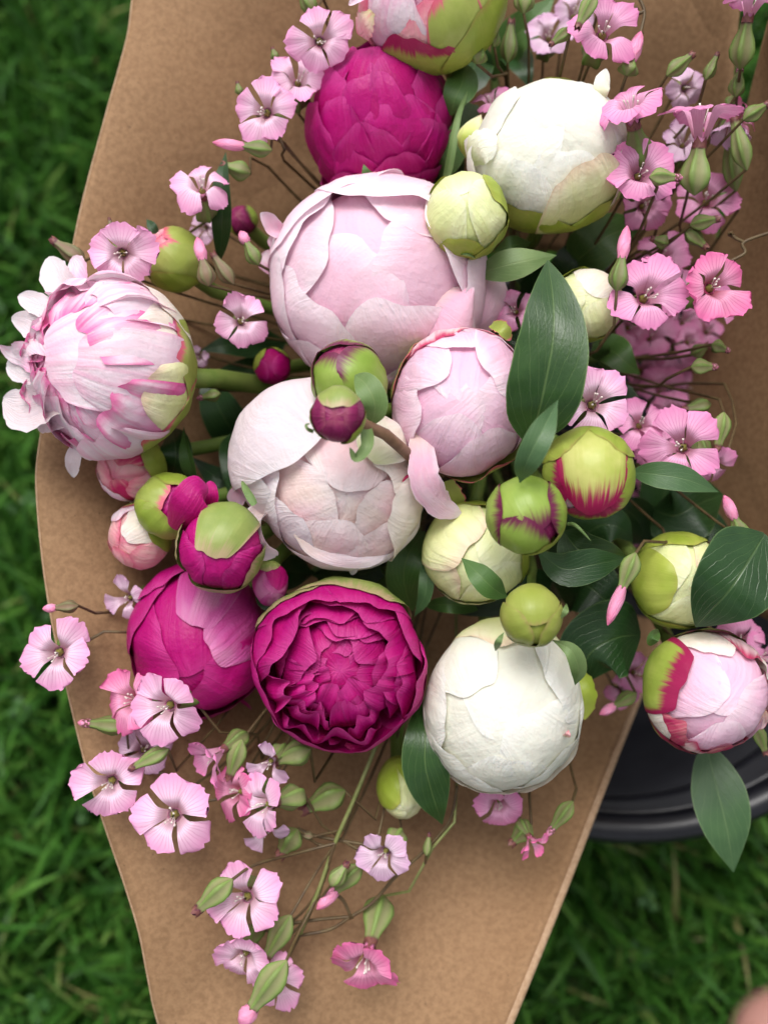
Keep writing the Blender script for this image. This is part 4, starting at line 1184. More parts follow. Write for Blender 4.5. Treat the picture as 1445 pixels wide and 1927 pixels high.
p = Bloom('peony', 'green-sheathed bud with one loose magenta petal, tucked between coral buds and magenta bud', 'peony', 318, 952, .004, 62, (.25, .10, .95), (1, 1.02, .95), GP)
p.core(M_MAGENTA_HOT, .88)
p.petal(10, 0, 50, .93, M_MAGENTA_HOT)
p.petal(150, 8, 54, 1.0, M_SEP_ROSE, name='sepal', rag=.05)
p.petal(225, 20, 54, 1.02, M_SEP_GREEN, name='sepal', rag=.04)
p.petal(75, 30, 46, 1.03, M_SEP_GREEN, name='sepal')
p.petal(300, 40, 44, 1.02, M_SEP_GREEN, name='sepal')
p.free('petal', [(325, 995, .020), (350, 955, .030), (372, 925, .030), (392, 918, .024)], 36, M_MAGENTA_HOT, cup=-.3, shape='guard', roll=-10)
p.free('petal', [(400, 960, .014), (398, 930, .018), (394, 905, .016)], 14, M_MAGENTA_HOT, cup=.3, shape='tongue')

p = Bloom('peony_bud', 'small coral pink bud with cream streaks, directly below the green-sheathed magenta bud', 'peony bud', 262, 1010, -.008, 62, (-.5, -.15, .85), (1, 1, .95), GB)
p.core(M_CORAL, .88)
p.petal(160, 0, 50, .92, M_CORAL)
p.petal(270, 14, 48, .95, M_CORAL, rag=.1)
p.petal(40, 20, 48, .97, M_CREAM, rag=.1)
p.petal(320, 34, 44, 1.0, M_CORAL, rag=.12)
p.petal(110, 44, 44, 1.0, M_STRIPE_W, rag=.1)
p.petal(20, 60, 44, 1.03, M_SEP_GREEN, name='sepal')
p.petal(210, 58, 40, 1.0, M_CORAL, rag=.1)
p.petal(100, 72, 44, 1.03, M_SEP_ROSE, name='sepal')
p = Bloom('peony_bud', 'coral and crimson streaked bud hanging under the white and pink flushed peony', 'peony bud', 245, 880, -.010, 64, (-.35, -.3, .85), (1, 1, 1), GB)
p.core(M_CORAL, .88)
p.petal(180, 4, 46, .92, M_CORAL, rag=.1)
p.petal(290, 10, 46, .94, M_CRIMSON, rag=.1)
p.petal(240, 26, 40, .97, M_PINK, rag=.1)
p.petal(330, 34, 40, .98, M_CORAL, rag=.1)
p.petal(60, 30, 46, .98, M_CRIMSON, rag=.1)
p.petal(210, 50, 44, 1.0, M_PINK_RED, rag=.1)
p.petal(20, 60, 44, 1.03, M_SEP_GREEN, name='sepal')
p.petal(300, 64, 44, 1.02, M_CREAM, name='sepal')
p.leaf([(318, 905, -.024), (330, 870, -.012), (330, 835, -.012), (322, 805, -.022)], 34, M_LEAF_DEEP, shape='broad')
p.leaf([(372, 925, -.020), (360, 880, -.010), (350, 840, -.008), (346, 803, -.012)], 18, M_LEAF_MID, shape='leaf', fold=.4, roll=35)

# ------------------------------------------------------------------ closed buds
def bud(label, px, py, h, r, axis, corem, petals, sepals, sc_=(1, 1, 1), **kw):
    b = Bloom('peony_bud', label, 'peony bud', px, py, h, r, axis, sc_, GB, **kw)
    b.core(corem, .92, bumps=.015)
    for i, (phi, tht, W, m) in enumerate(petals):
        b.petal(phi, tht, W, .95 + .012 * i, m, rag=.03, ruf=.010)
    for i, s in enumerate(sepals):
        phi, tht, W, m = s[:4]
        b.petal(phi, tht, W, 1.0 + .014 * i, m, rag=s[4] if len(s) > 4 else .04, ruf=.010, name='sepal', rnd=.30)
    return b

b = bud('yellow-green bud with lime sepal patches, in front of the creamy white peony', 876, 402, .016, 80, (-.15, .30, .9), M_YGREEN,
        [(100, -5, 56, M_YGREEN), (220, 8, 50, M_YGREEN), (340, 10, 50, M_YGREEN)],
        [(262, 66, 34, M_SEP_LIME), (20, 34, 30, M_SEP_LIME), (130, 74, 44, M_SEP_GREEN), (320, 86, 44, M_SEP_GREEN)], (1, 1.02, 1))
b.free('sepal', [(905, 485, .010), (880, 470, .020), (850, 476, .012)], 12, M_LEAF_LIGHT, shape='leaf', cup=.3)
b.free('sepal', [(822, 448, .010), (812, 425, .016), (806, 395, .012)], 8, M_WHITE_GREEN, shape='leaf', cup=.3)
b.leaf([(890, 520, -.002), (930, 505, .004), (980, 492, .006), (1047, 480, .002)], 30, M_LEAF_LIGHT, shape='leaf', fold=-.15)
bud('cream and yellow-green bud half hidden behind the large dark leaf', 1105, 572, -.006, 70, (-.1, .1, 1), M_YGREEN,
    [(60, 0, 52, M_CREAM), (180, 10, 48, M_YGREEN), (300, 14, 50, M_YGREEN)], [(20, 50, 34, M_SEP_LIME), (120, 70, 44, M_SEP_LIME), (260, 76, 44, M_SEP_GREEN)])
b = bud('pale lime peony bud with a folded white petal, under the green and wine bud', 895, 1042, .000, 98, (.05, -.10, 1), M_YGREEN,
        [(40, 0, 54, M_YGREEN), (300, 10, 50, M_YGREEN), (200, 30, 50, M_WHITE_GREEN)], [(0, 52, 36, M_SEP_LIME), (270, 72, 46, M_YGREEN), (80, 70, 46, M_SEP_GREEN)])
b.petal(140, 18, 50, 1.015, M_WHITE_GREEN, rnd=.12, rag=.04)
b.leaf([(955, 1125, .030), (925, 1105, .036), (900, 1080, .036), (868, 1050, .030)], 24, M_LEAF_MID, shape='leaf', fold=.2, wave=.15)
b.leaf([(800, 1140, -.02), (850, 1138, -.012), (900, 1148, -.02)], 16, M_LEAF_MID, shape='oval')
b.leaf([(775, 1150, -.030), (760, 1090, -.016), (770, 1040, -.014), (800, 1000, -.024)], 34, M_LEAF_MID, shape='oval')
b.leaf([(780, 1160, -.012), (800, 1120, -.004), (803, 1080, -.004), (795, 1030, -.012)], 16, M_LEAF_GREY, shape='leaf', roll=30)
bud('smooth green bud ringed with dark wine stripes, in front of the crimson flamed bud', 992, 968, .046, 74, (-.05, .05, 1), M_WINE,
    [], [(110, -30, 52, M_SEP_WINE, .02), (250, 10, 56, M_SEP_WINE, .03), (10, 28, 48, M_SEP_WINE, .03), (180, 40, 50, M_SEP_WINE, .03), (310, 60, 50, M_SEP_GREEN)], (1, 1, 1),
    via=[P(1040, 1000, -.01), P(1010, 900, -.08)])
b = bud('yellow-green bud flamed with crimson, beside the large dark leaf', 1108, 893, .028, 84, (-.05, -.35, .9), M_CRIMSON,
        [(200, 20, 44, M_PINK), (20, 10, 50, M_CRIMSON)], [(275, 26, 50, M_SEP_CRIM), (5, 12, 46, M_SEP_CRIM), (185, 36, 40, M_SEP_CRIM), (92, -34, 50, M_SEP_STRIPE, .05), (60, 60, 40, M_SEP_GREEN), (130, 60, 40, M_SEP_GREEN)], (1, 1.02, 1))
b.leaf([(998, 838, .036), (1022, 740, .050), (1040, 640, .052), (1040, 560, .048), (1031, 488, .040)], 71, M_LEAF, shape='broad', fold=.12, nu=19, nv=30)
b.leaf([(978, 908, .056), (992, 868, .066), (1018, 815, .068), (1050, 752, .060)], 26, M_LEAF_GREY, shape='leaf', fold=.35, wave=.1)
b.leaf([(1180, 888, .012), (1230, 892, .022), (1290, 902, .024), (1352, 926, .018)], 26, M_LEAF_GREY, shape='leaf', fold=.10)
b.leaf([(1060, 1000, .006), (1090, 1035, .012), (1140, 1050, .010), (1180, 1052, .004)], 40, M_LEAF, shape='broad', roll=-20)
b.leaf([(1010, 1035, .016), (1060, 1070, .024), (1120, 1062, .024), (1178, 1050, .016)], 34, M_LEAF_DEEP, shape='leaf', fold=.12)
b.free('stalk', [(1066, 985, .030), (1085, 990, .036), (1112, 1018, .036)], 4, M_LEAF_LIGHT, shape='strand', cup=-.8)
b = bud('small round apple-green bud resting on the ivory peony', 1000, 1158, .046, 58, (.02, -.05, 1), M_SEP_OLIVE,
        [], [(90, -10, 60, M_SEP_OLIVE, .02), (210, 14, 56, M_SEP_OLIVE, .02), (330, 20, 56, M_SEP_OLIVE, .02), (270, 60, 50, M_SEP_OLIVE)],
        via=[P(1000, 1090, .010), P(985, 1020, -.06)], srad=.0018)
b.leaf([(1040, 1205, .040), (1075, 1225, .044), (1088, 1260, .040), (1082, 1290, .032)], 17, M_LEAF_LIGHT, shape='leaf', fold=.3)
b.free('sepal', [(948, 1190, .050), (938, 1208, .052), (932, 1226, .046)], 7, M_LEAF_LIGHT, shape='leaf')
b.free('sepal', [(1055, 1165, .052), (1064, 1150, .054), (1066, 1136, .050)], 6, M_LEAF_LIGHT, shape='leaf')
b = bud('plump lime and cream bud partly under the broad leaf by the side paper', 1278, 1092, -.004, 90, (.20, -.05, .95), M_YGREEN,
        [(30, 4, 54, M_WHITE_GREEN), (270, 12, 50, M_YGREEN), (150, 20, 50, M_YGREEN)], [(180, 30, 44, M_SEP_LIME), (95, 54, 46, M_SEP_LIME), (260, 64, 46, M_SEP_GREEN)], (1, 1.02, 1))
b.leaf([(1440, 1005, .022), (1400, 1070, .030), (1365, 1120, .030), (1308, 1180, .018)], 82, M_LEAF_DEEP, shape='broad', fold=.05, nu=17, wave=.05)
b.leaf([(1205, 1195, -.02), (1160, 1200, -.012), (1110, 1230, -.010), (1085, 1290, -.022)], 74, M_LEAF_DEEP, shape='broad', fold=.06, nu=17)
b.leaf([(1240, 1190, .012), (1228, 1200, .018), (1224, 1216, .014)], 12, M_LEAF_MID, shape='oval', cup=.3)
b.leaf([(1230, 960, -.05), (1270, 970, -.04), (1310, 950, -.04), (1360, 930, -.05)], 60, M_LEAF_DEEP, shape='broad')
b = bud('tiny round wine and green bud on a brown stalk over the blush white peony', 637, 780, .062, 53, (-.10, -.10, 1), M_WINE,
        [(270, 10, 56, M_WINE), (180, 20, 50, M_WINE), (0, 20, 50, M_WINE)], [(85, 14, 52, M_SEP_DULL, .06), (200, 64, 46, M_SEP_GREEN), (320, 60, 46, M_SEP_GREEN)], (.98, 1.02, 1),
        via=[P(700, 800, .046), P(768, 852, .030), P(820, 900, -.04)], srad=.0021, smat=M_STEM_BROWN)
b.free('sepal', [(690, 808, .056), (690, 840, .060), (670, 862, .060), (658, 842, .062)], 13, M_LEAF_LIGHT, shape='strand', cup=.4)
b.free('sepal', [(590, 812, .062), (580, 808, .066), (576, 800, .066), (584, 796, .064)], 4, M_LEAF_LIGHT, shape='strand')
b.leaf([(700, 800, .044), (705, 760, .050), (690, 725, .050), (668, 705, .044)], 26, M_LEAF_LIGHT, shape='oval', fold=.2)
bud('long wine and green bud wedged between the pale pink and blush peonies', 658, 716, .026, 70, (-.3, .5, .75), M_WINE,
    [], [(240, 0, 56, M_SEP_WINE, .02), (330, 10, 54, M_SEP_WINE, .02), (90, 14, 56, M_SEP_WINE, .02), (170, 40, 50, M_SEP_WINE)], (.98, 1.0, 1.15))
b = bud('green and coral bud beside a soapwort flower, above the white and pink flushed peony', 328, 487, -.016, 57, (-.45, .40, .75), M_CORAL,
        [(120, 0, 52, M_CORAL), (230, 14, 50, M_STRIPE_W)], [(300, 16, 54, M_SEP_ROSE, .06), (30, 22, 50, M_SEP_ROSE, .06), (180, 62, 46, M_SEP_GREEN), (260, 60, 46, M_SEP_GREEN)], (1, 1, 1.05))
b.leaf([(300, 440, -.010), (288, 428, -.008), (276, 412, -.010)], 9, M_LEAF_DEEP, shape='leaf')
b.leaf([(412, 500, -.03), (418, 420, -.016), (418, 340, -.012), (425, 285, -.018)], 24, M_LEAF_DEEP, shape='leaf', roll=25)
b = bud('small lime bud lying on the front paper below the magenta rosette', 757, 1482, -.022, 54, (.15, -.5, .8), M_YGREEN,
        [(200, 6, 52, M_YGREEN), (320, 10, 50, M_YGREEN)], [(150, 26, 46, M_SEP_LIME), (60, 44, 46, M_SEP_LIME), (280, 60, 46, M_SEP_LIME)], (.9, 1.08, 1.1))
bud('dark magenta bud peeking out at the left of the largest peony', 512, 690, -.034, 36, (.1, -.1, 1), M_MAGENTA, [(0, 0, 50, M_MAGENTA), (200, 14, 50, M_MAGENTA)], [(150, 40, 46, M_SEP_GREEN), (60, 60, 46, M_SEP_GREEN)])
bud('dull purple-green bud in the shade of the paper above the left soapwort', 456, 415, -.046, 30, (-.2, .2, 1), M_WINE, [(0, 0, 50, M_WINE)], [(20, 30, 50, M_SEP_WINE), (200, 40, 50, M_SEP_GREEN)])
b = bud('lilac pink folded bud squeezed between the magenta bud and the rosette', 508, 1098, .000, 36, (.25, -.45, .8), M_MAG_PALE, [(270, 0, 50, M_MAG_PALE), (60, 14, 46, M_MAGENTA_HOT)], [(90, 60, 40, M_SEP_DULL)], (1, 1.3, 1))
b.leaf([(490, 1100, -.012), (510, 1130, -.006), (545, 1120, -.008)], 22, M_LEAF_DEEP, shape='oval')

# leafy peony stems without a bloom of their own that show between the heads
def foliage(label, root, leaves):
    t = Thing('leafy_peony_stem', label, 'foliage', P(*root), 'leafy stems between the peonies')
    t.tube('stem', stem_to_foot(P(*root)), .0022, M_STEM_DARK, n=20)
    for pts, w, m in leaves:
        blade(t, 'leaf', [root] + pts, w, m, fold=.14, shape='leaf', ruf=.04)
foliage('dark leaves in the shade left of the blush white peony', (470, 860, -.075), [([(430, 800, -.055), (400, 740, -.05), (392, 690, -.055)], 40, M_LEAF_DEEP), ([(440, 900, -.05), (410, 900, -.045), (360, 860, -.05)], 30, M_LEAF_DEEP), ([(440, 840, -.04), (428, 880, -.03), (430, 930, -.03)], 26, M_LEAF_DEEP)])
foliage('dark leaves behind the soapwort flower left of the largest peony', (540, 640, -.085), [([(470, 645, -.065), (420, 650, -.055), (375, 660, -.055)], 30, M_LEAF_DEEP), ([(480, 690, -.07), (430, 700, -.065), (390, 712, -.06)], 24, M_LEAF_DEEP)])
foliage('dark leaves between the blush peony and the magenta rosette', (590, 1080, -.06), [([(540, 1075, -.04), (500, 1060, -.03), (460, 1080, -.04)], 36, M_LEAF_DEEP), ([(640, 1090, -.04), (700, 1075, -.03), (760, 1050, -.03)], 34, M_LEAF_DEEP), ([(720, 1085, -.03), (745, 1060, -.02), (770, 1030, -.03)], 26, M_LEAF_MID)])
foliage('dark leaves at the top between the pink and the creamy white peonies', (930, 150, -.075), [([(960, 80, -.06), (1000, 40, -.05), (1045, -10, -.05)], 36, M_LEAF_MID), ([(900, 110, -.06), (880, 150, -.05), (840, 120, -.06)], 36, M_LEAF_DEEP), ([(960, 100, -.07), (985, 130, -.06), (1000, 170, -.06)], 30, M_LEAF_DEEP)])
foliage('dark leaves below the yellow-green bud behind the large leaf', (1010, 560, -.075), [([(1000, 520, -.06), (985, 500, -.055), (950, 470, -.06)], 34, M_LEAF_DEEP), ([(980, 600, -.055), (960, 640, -.045), (930, 660, -.05)], 40, M_LEAF_DEEP), ([(1060, 520, -.05), (1080, 480, -.045), (1120, 470, -.05)], 40, M_LEAF_DEEP)])
foliage('green leaves behind the soapwort, right of the large dark leaf', (1130, 680, -.060), [([(1150, 660, -.04), (1175, 680, -.035), (1205, 705, -.04)], 34, M_LEAF_MID), ([(1150, 740, -.06), (1180, 790, -.055), (1190, 840, -.06)], 40, M_LEAF_DEEP), ([(1100, 740, -.05), (1070, 770, -.045), (1040, 800, -.05)], 40, M_LEAF_DEEP)])
foliage('deep green leaves above the ivory peony, under the apple-green bud', (1040, 1090, -.060), [([(1100, 1100, -.035), (1140, 1130, -.03), (1180, 1160, -.035)], 60, M_LEAF_DEEP), ([(1000, 1110, -.03), (900, 1140, -.03), (830, 1150, -.035)], 36, M_LEAF_DEEP), ([(1110, 1000, -.04), (1160, 990, -.035), (1190, 1020, -.04)], 56, M_LEAF_DEEP)])
foliage('deep green leaves in the dark gap beside the side paper', (1220, 1020, -.085), [([(1200, 980, -.06), (1170, 950, -.05), (1150, 920, -.06)], 40, M_LEAF_DEEP), ([(1280, 1000, -.07), (1330, 990, -.06), (1380, 1010, -.06)], 50, M_LEAF_DEEP), ([(1250, 930, -.08), (1260, 860, -.08), (1270, 800, -.085)], 50, M_LEAF_DEEP)])
foliage('dark leaves behind the tall magenta peony', (800, 380, -.085), [([(830, 340, -.06), (850, 300, -.05), (845, 240, -.05)], 36, M_LEAF_DEEP), ([(760, 390, -.07), (700, 395, -.065), (640, 380, -.07)], 34, M_LEAF_DEEP)])

# ------------------------------------------------------------------ soapwort flowers
L, K, Hh, Fd = M_VP_LIGHT, M_VP_PINK, M_VP_HOT, M_VP_FADE
SF = 'light pink soapwort flower '
soapwort(SF + 'touching the top left of the tall magenta peony', 602, 72, .002, 66, (.10, -.25), 20, L, bends=[.1, .1, .15, .1, 0])
soapwort(SF + 'half covered by its neighbour beside the tall magenta peony', 562, 142, -.010, 60, (.15, .25), 50, L)
soapwort(SF + 'open flat against the paper, outermost above the long-tubed bud', 498, 206, .004, 66, (-.05, -.15), 0, L, stem=[(540, 290), (575, 340, -.05)], bends=[.05, .2, .1, .05, .1])
soapwort(SF + 'with drooping petals in front of a narrow dark leaf', 378, 343, .002, 58, (.05, .55), 10, L, stem=[(385, 430, -.02), (392, 500, -.04)], bends=[.2, .1, .55, .55, .3])
soapwort(SF + 'with full rounded petals next to the green and coral bud', 228, 478, .008, 70, (.15, -.35), 0, L, wmul=1.2, bends=[.0, .05, .1, .1, .0], stem=[(250, 540, -.03), (340, 600, -.06)])
soapwort(SF + 'with folded petals left of the largest peony', 455, 602, -.004, 56, (.25, -.05), 30, L, bends=[-.3, .3, .2, .35, .1], stem=[(520, 640, -.06)])
soapwort('small faded soapwort flower peeping out beside the thick green peony stem', 372, 672, -.040, 24, (-.3, -.2), 0, Fd)
soapwort('single pale soapwort petal cluster in the shade under a narrow dark leaf', 385, 430, -.045, 30, (0, -.5), 30, Fd)

soapwort('pink soapwort flower with long narrow lower petals at the top beside the back paper', 1140, 52, 0.012, 71, (.05, .10), 12, K, bends=[.0, .05, .1, .25, .05], wmul=.95)
soapwort('pink soapwort flower seen from the side in front of the white peony shoulder', 1185, 190, 0.024, 80, (-.35, .85), 10, K, up=.75, stem=[(1222, 330, -.02), (1210, 480, -.06)], bends=[.1, .25, .1, .1, .15], cal=1.0)
soapwort('flat open pink soapwort flower right of the creamy white peony', 1208, 322, 0.016, 67, (.05, .05), 22, K, wmul=1.2, bends=[.05, .05, .1, .1, .05])
soapwort('pink soapwort flower in profile with spreading petals above a ribbed green calyx', 1322, 205, 0.018, 78, (.05, 1.0), 0, K, up=.18, bends=[.2, .1, .2, .05, .1], funnel=.75, stem=[(1300, 330, 0), (1280, 420, -.03), (1240, 480, -.06)], calmat=M_CALYX_PALE)
soapwort('shaded pink soapwort flower under the profile flower near the side paper', 1330, 372, -0.028, 62, (-.2, .1), 40, K)
soapwort('shaded folded soapwort flower beside the ribbed calyx', 1285, 262, -0.022, 46, (-.2, .35), 0, Fd, bends=[-.3, -.2, .1, .2, -.2])
soapwort('lilac closed soapwort flower with drooping petals under the profile flower', 1372, 245, -0.012, 40, (-.2, -.9), 0, Fd, up=.3, funnel=.8, bends=[-.5, -.5, -.4, -.5, -.5], calmat=M_CALYX)
soapwort('withered mauve soapwort flower against the back paper', 1292, 165, -0.026, 42, (0, -.4), 20, Fd, bends=[.5, .6, .4, .5, .6])
soapwort('rose pink soapwort flower at the top corner on a long green calyx', 1412, -2, 0.018, 60, (.05, 1), 0, K, up=.35, stem=[(1385, 190, -.01), (1372, 320, -.03), (1330, 480, -.06)], calmat=M_CALYX, cal=1.25)
soapwort('rose soapwort petals poking out behind the side paper calyx', 1402, 220, -0.014, 40, (.6, .1), 30, Hh)
soapwort('pale pink soapwort flower with one large lower petal, left of the rose pink one', 1220, 552, 0.016, 80, (.05, .10), 40, K, bends=[.0, .1, .1, .0, .05])
soapwort('bright rose double-looking soapwort flower leaning on the side paper', 1350, 535, 0.014, 73, (.25, .05), 20, Hh, bends=[.0, -.25, .1, -.2, .05])
soapwort('rose soapwort petals filling in beneath the bright rose flower', 1352, 580, -0.014, 44, (.1, -.4), 0, K, npet=3, bends=[.1, .1, .1])
soapwort('half hidden soapwort flower between the pale pink and bright rose ones', 1275, 545, -0.020, 52, (.1, .1), 15, K)
soapwort('shaded soapwort flower behind the tall closed bud', 1245, 480, -0.030, 58, (-.1, .2), 30, K)
soapwort('shaded soapwort flower under the flat open pink one', 1215, 388, -0.024, 54, (.1, -.3), 0, K)
soapwort('light pink soapwort flower just above the crimson flamed bud', 1120, 757, 0.022, 80, (.0, .05), 30, L, bends=[.0, .05, .05, .1, .1])
soapwort('pink soapwort flower with folded petals right of the crimson flamed bud', 1205, 796, -0.012, 54, (-.1, .2), 10, K, bends=[-.1, .1, .2, .1, .0])
soapwort('pink soapwort flower with long white stamens beside the side paper', 1282, 838, 0.012, 76, (-.40, .10), 20, K, stem=[(1368, 850, -.01), (1380, 760, -.03), (1300, 720, -.06)], bends=[.0, .1, .2, .1, .1], calmat=M_CALYX_PALE)
soapwort('pink soapwort flower hanging below the long-stamened one', 1345, 878, -0.010, 46, (.2, -.6), 0, K, up=.6, bends=[.2, .1, .1, .2, .1])
soapwort('pink soapwort flower half behind the large lower petals near the crimson flamed bud', 1232, 840, -0.018, 50, (.1, .0), 50, K)
soapwort('little pink soapwort flower between the yellow-green bud and the white peony top', 924, 185, -.016, 40, (-.2, .5), 0, K, up=.6)
soapwort('faded soapwort flower high in the gap above the creamy white peony', 1035, 62, -.040, 50, (.0, .1), 0, Fd)
soapwort('faded soapwort flower by the back paper above the white peony', 1085, 20, -0.053, 46, (.2, .2), 30, Fd)
soapwort('pink soapwort flower tucked between the largest peony and the dark leaf', 968, 582, -.010, 44, (-.3, .1), 10, K, bends=[.1, .3, .3, .2, .1])
DK = 'dim pink soapwort flower deep in the shadow beside the side paper'
for i, (x, y, hh, r) in enumerate([(1225, 625, -.028, 56), (1190, 615, -.022, 46), (1260, 660, -.055, 60), (1300, 640, -.030, 36), (1250, 730, -.050, 52), (1305, 735, -.060, 48), (1215, 700, -.060, 50),
                                   (1265, 770, -.030, 46), (1330, 620, -.040, 34), (1230, 900, -.060, 40), (1200, 960, -.070, 40), (1290, 600, -.05, 50), (1240, 560, -.045, 50), (1190, 1000, -.08, 36)]):
    soapwort(DK, x, y, hh - .045, r, (math.sin(i * 2.3) * .4, math.cos(i * 1.7) * .4), i * 25, K, group='dim soapwort flowers in the shadow')
for i, (x, y, hh, r) in enumerate([(1400, 1205, -.020, 54), (1440, 1235, -.020, 50), (1200, 1265, -.050, 44), (1175, 1300, -.060, 36)]):
    soapwort('shaded soapwort flower beside the round pink and crimson peony', x, y, hh, r, (math.sin(i) * .3, .2), i * 31, K, group='soapwort flowers around the pink and crimson peony')

soapwort(SF + 'hanging out over the grass beyond the left paper edge', 103, 1230, .014, 74, (.0, .05), 42, L, bends=[.1, .05, .05, .0, .05], stem=[(165, 1200, -.004), (250, 1172, -.014), (330, 1150, -.030)])
soapwort('deeper pink soapwort flower seen from behind, left of the open one at the magenta peony', 240, 1318, .006, 66, (-.55, .15), 20, Hh, bends=[-.15, .3, .2, .1, .1], wmul=1.1)
soapwort(SF + 'overlapping the foot of the bright magenta peony', 308, 1332, .018, 72, (-.25, .0), 25, L, bends=[.0, .05, .1, .3, .05], stem=[(395, 1372, -.004), (480, 1380, -.02), (540, 1370, -.05)])
soapwort(SF + 'on the paper edge with a spent lilac flower behind', 205, 1478, .010, 72, (.05, -.05), 10, L, bends=[.0, .0, .15, .1, .3], stem=[(300, 1455, -.01), (450, 1420, -.03)])
soapwort(SF + 'lowest of the left trio, with four spread petals on the paper', 322, 1540, .014, 84, (.0, .10), 12, L, bends=[.0, .05, .05, .3, -.05], stem=[(400, 1500, -.008), (480, 1430, -.03)])
soapwort('faded lilac soapwort flower behind the light pink one', 270, 1412, -.008, 56, (.2, .2), 0, Fd)
soapwort('pink soapwort flower folded like a bell under the bright magenta peony', 393, 1428, .004, 52, (-.55, -.3), 0, K, up=.5, bends=[-.3, -.3, -.2, -.3, -.3], funnel=.6)
soapwort('deeper pink soapwort flower turned away, left of the wilted one', 438, 1492, .000, 60, (-.6, .1), 10, Hh, up=.7, bends=[.1, .1, .2, .1, .0])
soapwort('pink soapwort flower facing left with a bulging green calyx on the paper', 488, 1518, .010, 66, (-.70, .0), 20, L, up=.75, stem=[(590, 1535, -.014), (640, 1570, -.02), (690, 1480, -.03)], calmat=M_CALYX_PALE, bends=[.1, .2, .1, .0, .1])
soapwort('wilted lilac soapwort flower with one raised petal', 502, 1440, .006, 48, (-.35, -.2), 0, Fd, npet=3, bends=[-.2, .0, .1], calmat=M_CALYX_PALE)
soapwort('pale back of a soapwort flower below the left-facing one', 500, 1570, -.004, 52, (.1, -.55), 15, Fd, up=.8, npet=3, bends=[.2, .1, .1])
ST1 = [(630, 1588, -.013)]
soapwort(SF + 'above its twin at the lower left of the paper', 458, 1695, .006, 76, (-.12, .12), 20, L, stem=[(535, 1735, -.018), (590, 1690, -.016)] + ST1, deep=False, bends=[.0, .1, .05, .1, .2])
soapwort(SF + 'cupped, just below its twin on the lower paper', 458, 1808, .002, 60, (-.1, -.25), 0, L, wmul=1.2, bends=[-.15, -.2, .3, .2, -.25], stem=[(545, 1760, -.018), (600, 1680, -.016)] + ST1, deep=False)
soapwort('pale soapwort flower hidden behind a big green calyx at the very bottom', 522, 1848, -.008, 56, (.1, .3), 0, L, stem=[(560, 1770, -.018), (600, 1680, -.016)] + ST1, deep=False)
soapwort('small lilac soapwort flower with pointed petals in the middle of the front paper', 718, 1612, .000, 54, (-.45, -.25), 35, Fd, stem=[(790, 1560, -.014), (745, 1500, -.03)], calmat=M_CALYX_PALE, bends=[.0, -.2, .1, .1, .2])
soapwort('rose pink bell-shaped soapwort flower hanging alone on the front paper', 684, 1822, -.004, 74, (-.25, -.62), 36, Hh, up=.85, stem=[(760, 1690, -.018), (805, 1610, -.016), (850, 1540, -.018), (860, 1470, -.026)], calmat=M_CALYX_PALE, bends=[.05, .1, .0, .0, .1], funnel=.6, cal=1.25, wmul=1.1, smat=M_THIN_GREEN)
soapwort('pink soapwort flower squashed under the ivory peony', 938, 1520, -.016, 54, (-.1, -.5), 20, K, up=.8, bends=[.1, .1, .1, .1, .1])
soapwort('shrivelled pink soapwort flower beside the folded paper edge', 1004, 1590, -.010, 34, (.3, -.5), 0, Hh, up=.6, bends=[-.4, -.5, -.3, -.4, .2], wmul=.7)
soapwort('drooping lilac soapwort flower left of the bright magenta peony', 236, 1128, -.010, 46, (-.3, -.1), 10, Fd, npet=4, bends=[-.2, .1, .3, .2])

# ------------------------------------------------------------------ soapwort buds
B = soapwort_bud
B('long soapwort bud with pink tip pointing left, below the outermost flat flower', (512, 282), (400, 267), .000, 15, 'pink', .48, [(560, 300, -.04)])
B('dull green soapwort bud beside a narrow dark leaf', (472, 326), (424, 312), -.016, 18, 'none', 0, [(520, 330, -.05)], M_CALYX_PALE)
B('brownish soapwort calyx with round pink tip near the green and coral bud', (393, 538), (371, 446), .004, 17, 'pink', .42, None, M_CALYX_BROWN)
B('brown leaning soapwort calyx beside the pink-tipped one', (440, 535), (402, 480), -.010, 15, 'none', 0, None, M_CALYX_BROWN)
B('soapwort bud with thin pink tip left of the largest peony', (487, 498), (452, 434), -.006, 15, 'pink', .30)
B('brown pointed soapwort bud sticking out over the left paper edge', (160, 492), (93, 448), .002, 17, 'dark', 0, [(250, 520, -.02)], M_CALYX_BROWN)
B('tiny soapwort bud tip standing behind the full rounded flower', (212, 440), (205, 408), -.004, 7, 'dark', 0, None, M_CALYX_BROWN)
B('small pink-tipped soapwort bud under the thick green peony stem', (415, 740), (370, 750), -.018, 12, 'small', 0, [(450, 735, -.05)])
B('pale green soapwort bud at the very top of the paper', (592, 25), (566, -25), -.024, 16, 'none', 0, [(610, 42, -.03), (640, 60, -.05)])
B('tiny pink soapwort bud on the stalk above the top left flower', (612, 35), (612, 20), -.010, 7, 'pink', .6)
B('tiny dark soapwort bud left of the covered flower', (520, 112), (512, 88), -.012, 8, 'dark', 0)
B('tiny dark soapwort bud left of the outermost flat flower', (452, 178), (446, 152), -.008, 8, 'dark', 0)
B('soapwort bud with flared calyx and pink tip, right of the pink and green peony', (897, 120), (908, 58), -.004, 17, 'pink', .42, [(915, 150, -.01), (960, 190, -.04)])
B('small dark-tipped soapwort bud on a thin stalk near the pink and green peony', (930, 88), (935, 50), -.008, 10, 'dark', 0, [(932, 130, -.012), (955, 185, -.04)])
B('hanging green soapwort calyx in the gap above the white peony', (955, 118), (962, 42), -.026, 16, 'none')
B('soapwort calyx on a straight stalk above the white peony', (985, 25), (990, -40), -.016, 19, 'none', 0, [(992, 80, -.02), (995, 150, -.04)], M_CALYX_PALE)
